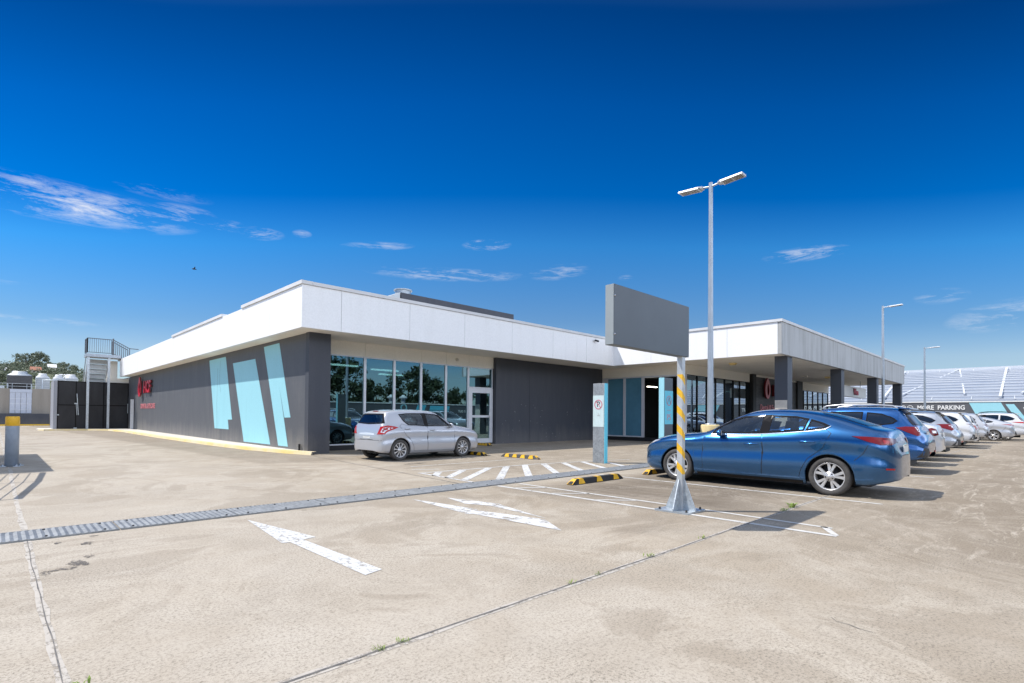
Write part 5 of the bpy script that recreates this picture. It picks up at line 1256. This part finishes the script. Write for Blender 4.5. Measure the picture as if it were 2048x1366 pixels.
# parking wall and the pale stadium roof beyond it
t=thing('parking_wall','dark wall lettered MORE PARKING with pale blue slanted panels behind the parked cars','wall',(64,9,0))
P('wall_face',MB().box(64,64.25,-60,32,0,2.86),M['wall'],t); P('coping',MB().box(63.95,64.3,-60,32,2.86,2.96),M['whitesign'],t)
def mur(poly): P('mural_panel',MB().prism(poly,'x',63.988,63.999),M['teal'],t)
mur([(5.02,2.84),(2.86,2.84),(2.1,1.2),(4.3,1.2)]); mur([(2.55,2.66),(2.0,2.66),(.95,.9),(1.6,.9)]); mur([(18.0,2.4),(15.5,2.4),(16.5,.6),(19,.6)]); mur([(-3.5,2.8),(-6.5,2.8),(-7.5,.6),(-4.6,.6)]); mur([(14.5,2.2),(13.2,2.2),(13.9,.6),(15.0,.6)])
place_text('lettering',text('MORE  PARKING',.56,.03,.03,.85),[M['whitesign']],t,(63.98,7.05,2.36),'-X')
rg=disc(MB(),(63.985,9.38,2.36),.20,.25,'x',t=.0); disc(rg,(63.985,9.95,2.36),.20,.25,'x',t=.0); rg.bar((63.98,9.52,2.36),(63.98,9.24,2.36),.01,.04); rg.bar((63.98,9.52,2.36),(63.98,9.42,2.45),.01,.04); rg.bar((63.98,9.52,2.36),(63.98,9.42,2.27),.01,.04); P('symbol',rg,M['whitesign'],t)
place_text('lettering',text('P',.34,.02,.02),[M['whitesign']],t,(63.98,9.95,2.36),'-X')
place_text('lettering',text('WAY OUT',.55,.03,.02,.85),[M['whitesign']],t,(63.98,.30,2.15),'-X')
t=thing('stadium_roof','pale translucent stadium roof with white trusses behind the parking wall','roof',(72,8,3))
def SR(y,k): return (66+14*k,y,3.02+4.0*k+.35*math.sin(k*math.pi))
mb=MB(); vs=[];fs=[]; ny,nk=22,10
for i in range(ny+1):
    for j in range(nk+1): vs.append(SR(-12+46*i/ny,j/nk))
for i in range(ny):
    for j in range(nk): a=i*(nk+1)+j; fs.append((a,a+1,a+nk+2,a+nk+1))
mb.add(vs,fs,0,True); P('membrane',mb,M['membrane'],t)
def off(p,d=.12): return (p[0]-d,p[1],p[2]+d*.6)
for k in (.02,.09,.17,.24,.31,.38,.46,.53,.60,.67,.74,.81,.88): P('purlin',MB().bar(off(SR(-12,k)),off(SR(34,k)),.07),M['truss'],t)
P('ridge_beam',MB().bar(off(SR(-12,1.0)),off(SR(34,1.0)),.26),M['truss'],t)
for y in range(-10,34,3): P('rib',MB().bar(off(SR(y,.02),.08),off(SR(y+.8,.98),.08),.05),M['truss'],t)
for y in range(-11,31,9): P('truss',MB().bar(off(SR(y,.97),.2),off(SR(y+3.6,.12),.2),.13).bar(off(SR(y+7.6,.12),.2),off(SR(y,.97),.2) if False else off(SR(y+9,.97),.2),.13).bar(off(SR(y+5.0,.04),.25),off(SR(y+5.0,.92),.25),.2),M['truss'],t)
P('stand',MB().box(66,81,-12,34,0,3.0),M['concwall'],t)

# wall, vents and trees behind the camera: they show in the shop windows
t=thing('boundary_wall','dark boundary wall with pale coping and blue shapes, mirrored in the shop windows','wall',(30,-11,0))
P('wall_face',MB().box(-30,63.9,-11.25,-11,0,2.36),M['wall'],t); P('coping',MB().box(-30,63.9,-11.3,-10.95,2.36,2.46),M['whitesign'],t)
rg=MB(); n=28
vs=[];fs=[]
for k in range(n):
    a=2*math.pi*k/n
    for r in (.25,.40): vs.append((29.8+r*math.cos(a),-10.985,2.0+r*math.sin(a)))
for k in range(n): k2=(k+1)%n; fs.append((2*k,2*k2,2*k2+1,2*k+1))
P('symbol',rg.add(vs,fs),M['teal'],t)
for poly in ([(31.1,1.4),(31.5,2.3),(32.6,2.3),(32.2,1.4)],[(32.9,1.3),(33.1,2.25),(35.7,2.25),(35.5,1.2)],[(18,1.2),(18.6,2.2),(20.2,2.2),(19.6,1.2)],[(46,.8),(46.6,2.2),(49,2.2),(48.4,.8)]): P('mural_panel',MB().prism(poly,'y',-10.999,-10.988),M['teal2'],t)
place_text('lettering',text('WAY OUT',.36,.02,.02),[M['whitesign']],t,(37.7,-10.98,1.68),'+Y')
for x,l in ((29.3,'white mushroom roof vent seen left in the window reflection'),(30.75,'white mushroom roof vent seen right in the window reflection')):
    v=thing('roof_vent',l,'vent',(x,-12.6,0),'vents behind the boundary wall'); P('shaft',MB().lathe([(.22,0),(.22,3.0)],'z',c=(x,-12.6,0),n=18),M['roofwhite'],v); P('cowl',MB().lathe([(.2,2.9),(.42,2.95),(.44,3.1),(.22,3.22),(.12,3.34),(0,3.36)],'z',c=(x,-12.6,0),n=18),M['roofwhite'],v)
BT=[treemesh(50+k,3.2,5.0,5.4,4200,.20,M['leaf'],30) for k in range(3)]
for i,(x,y,s,l) in enumerate([(25,-25,.95,'gum tree mirrored at the left end of the shop glass'),(31.5,-27,1.15,'tall gum mirrored in the first tall window'),(37.0,-30,.85,'thin gum mirrored left of the centre panes'),(41.2,-27,1.05,'dense gum mirrored in the middle panes'),(46.5,-29,.95,'gum mirrored beside the shop door'),(53,-31,.8,'smaller gum mirrored in the door glass'),(19,-24,1.0,'gum behind the boundary wall left of the mirrored group'),(60,-30,.9,'gum mirrored far right near the shop door'),(68,-34,.9,'gum beyond the corner of the two dark walls')]):
    tree((x,y,-1.2),BT[i%3],s,i*2.1,l,'gums behind the boundary wall')
# bird
d_=Vector((.1353,.9679,.2117)); bp=Vector((0,0,HCAM))+Vector((.2216,.9480,.2283)).normalized()*55
b=MB(); x,y,z=bp; b.lathe([(0,-.2),(.05,-.1),(.06,.0),(.03,.15),(0,.22)],'x',c=(x,y,z),n=10); b.add([(x-.06,y,z+.02),(x+.06,y,z+.02),(x+.02,y-.35,z+.12),(x-.05,y-.33,z+.12)],[(0,1,2,3),(3,2,1,0)]); b.add([(x-.06,y,z+.02),(x+.06,y,z+.02),(x+.02,y+.35,z+.12),(x-.05,y+.33,z+.12)],[(0,1,2,3),(3,2,1,0)])
tag(b.build('bird',M['dark']),'tiny dark bird gliding in the open sky above the stair','bird')

# ------------------------------------------------------------------ parked cars
PAINT=dict(blue=carpaint('blue_metallic_paint',(.018,.110,.275),.82,.22),vivid=carpaint('vivid_blue_paint',(.013,.10,.30),.75,.22),silver=carpaint('silver_paint',(.45,.46,.49),.35,.30),
 grey=carpaint('dark_grey_paint',(.10,.105,.115),.6,.3),white=carpaint('white_paint',(.60,.605,.61),.0,.3),silver2=carpaint('warm_silver_paint',(.42,.44,.47),.6,.3))
PAINT['palesilver']=carpaint('pale_silver_paint',(.50,.51,.53),.25,.28)
NOSE=math.pi/2      # parked nose towards the shops
ROW='cars parked nose-in along the shop side of the lane'
make_car('bright blue metallic sedan, nearest of the parked row, behind the striped signpost','car',SEDAN,(10.72,2.53,0),NOSE,PAINT['blue'],ROW,name='blue_sedan')
make_car('small silver hatchback parked alone in front of the shop windows','car',HATCH,(8.0,13.33,0),R(2.5),PAINT['silver'],name='silver_hatchback',scale=.95)
make_car('vivid blue crossover with silver roof rails, next to the blue sedan','car',CROSS,(15.85,2.82,0),NOSE,PAINT['vivid'],ROW,name='blue_crossover')
H3=stretch(HATCH,1.1,1.1,.98,1.06,.15,spoiler=(-.60,-.28,1.47,.50,.03),spoiler_mat='trim',lamps=HATCH['lamps'][:1],glass='cardark')
make_car('dark grey hatchback with a black tailgate spoiler, squeezed behind the blue crossover','car',H3,(18.4,3.05,0),NOSE,PAINT['grey'],ROW,name='grey_hatchback')
L4=stretch(SEDAN,1.02,1.05,1.01,1.02,.0,belt_chrome=None,glass='cardark',lamps=[('taillight',45,[(.24,.95),(.05,1.01),(-.10,.97),(-.16,.80),(.0,.77),(.14,.84)],'redlamp',True),('taillight_lens',45,[(.06,.93),(-.07,.92),(-.09,.85),(.04,.86)],'clear',True)])
make_car('white liftback with angular red tail lamps, third visible from the vivid blue crossover','car',L4,(20.95,3.15,0),NOSE,PAINT['white'],ROW,name='white_liftback')
W5=stretch(CROSS,1.12,1.05,1.0,1.02,.11,rail_mat='plastic',lamps=[('taillight',45,[(.36,1.09),(.15,1.115),(-.06,1.11),(-.22,1.09),(-.20,.94),(-.02,.90),(.16,.98)],'redlamp',True),('taillight_lens',45,[(.0,1.07),(-.14,1.06),(-.14,1.0),(.0,1.0)],'clear',True),('rear_reflector',30,[(-.30,.47),(-.44,.47),(-.44,.55),(-.30,.55)],'brightred',True)])
make_car('silver estate wagon with roof rails beside the white liftback','car',W5,(23.5,3.05,0),NOSE,PAINT['silver2'],ROW,name='silver_wagon')
S6=stretch(CROSS,.98,1.0,1.04,1.02,.05,rails=[],lamps=[('taillight',40,[(.20,1.08),(-.08,1.08),(-.40,1.05),(-.40,1.02),(-.08,1.02)],'redlamp',True)])
make_car('white crossover with a slim dark red lamp bar, just past the silver wagon','car',S6,(31.15,3.1,0),NOSE,PAINT['white'],ROW,name='white_crossover')
S7=stretch(HATCH,1.1,1.05,1.06,1.05,.1,glass='cardark',lamps=HATCH['lamps'][:1]+HATCH['lamps'][2:])
make_car('white hatchback with tall curved red lamps, in the middle of the white cars','car',S7,(33.7,3.0,0),NOSE,PAINT['white'],ROW,name='white_hatchback')
S8=stretch(CROSS,.92,1.0,1.05,1.0,-.05,rails=[],lamps=[('taillight',40,[(.16,1.0),(-.12,1.04),(-.34,1.02),(-.34,.90),(-.08,.88)],'redlamp',True),('rear_reflector',20,[(-.2,.47),(-.5,.47),(-.5,.52),(-.2,.52)],'brightred',True)])
make_car('pale silver compact SUV with stubby red lamps and a red bumper reflector','car',S8,(38.8,3.05,0),NOSE,PAINT['palesilver'],ROW,name='silver_compact_suv')
S9=stretch(SEDAN,1.0,1.0,1.0,1.02,.05,belt_chrome=None,glass='cardark',lamps=[('taillight',45,[(.36,1.0),(.1,1.0),(-.16,.99),(-.38,.93),(-.30,.88),(-.14,.93),(.1,.965)],'brightred',True)])
make_car('low pale silver coupe-like sedan showing its rear alloy wheel, last but one in the row','car',S9,(43.9,2.25,0),NOSE,PAINT['palesilver'],ROW,name='silver_sedan')
S10=stretch(CROSS,1.08,1.05,1.14,1.08,.2,rail_mat='trim',lamps=[('taillight',45,[(.46,1.14),(.1,1.15),(-.22,1.14),(-.50,1.12),(-.50,1.05),(-.2,1.06),(.1,1.07),(.36,1.11)],'brightred',True)])
make_car('large white SUV with black roof rails at the far end of the row','car',S10,(46.6,1.8,0),NOSE,PAINT['white'],ROW,name='white_large_suv')
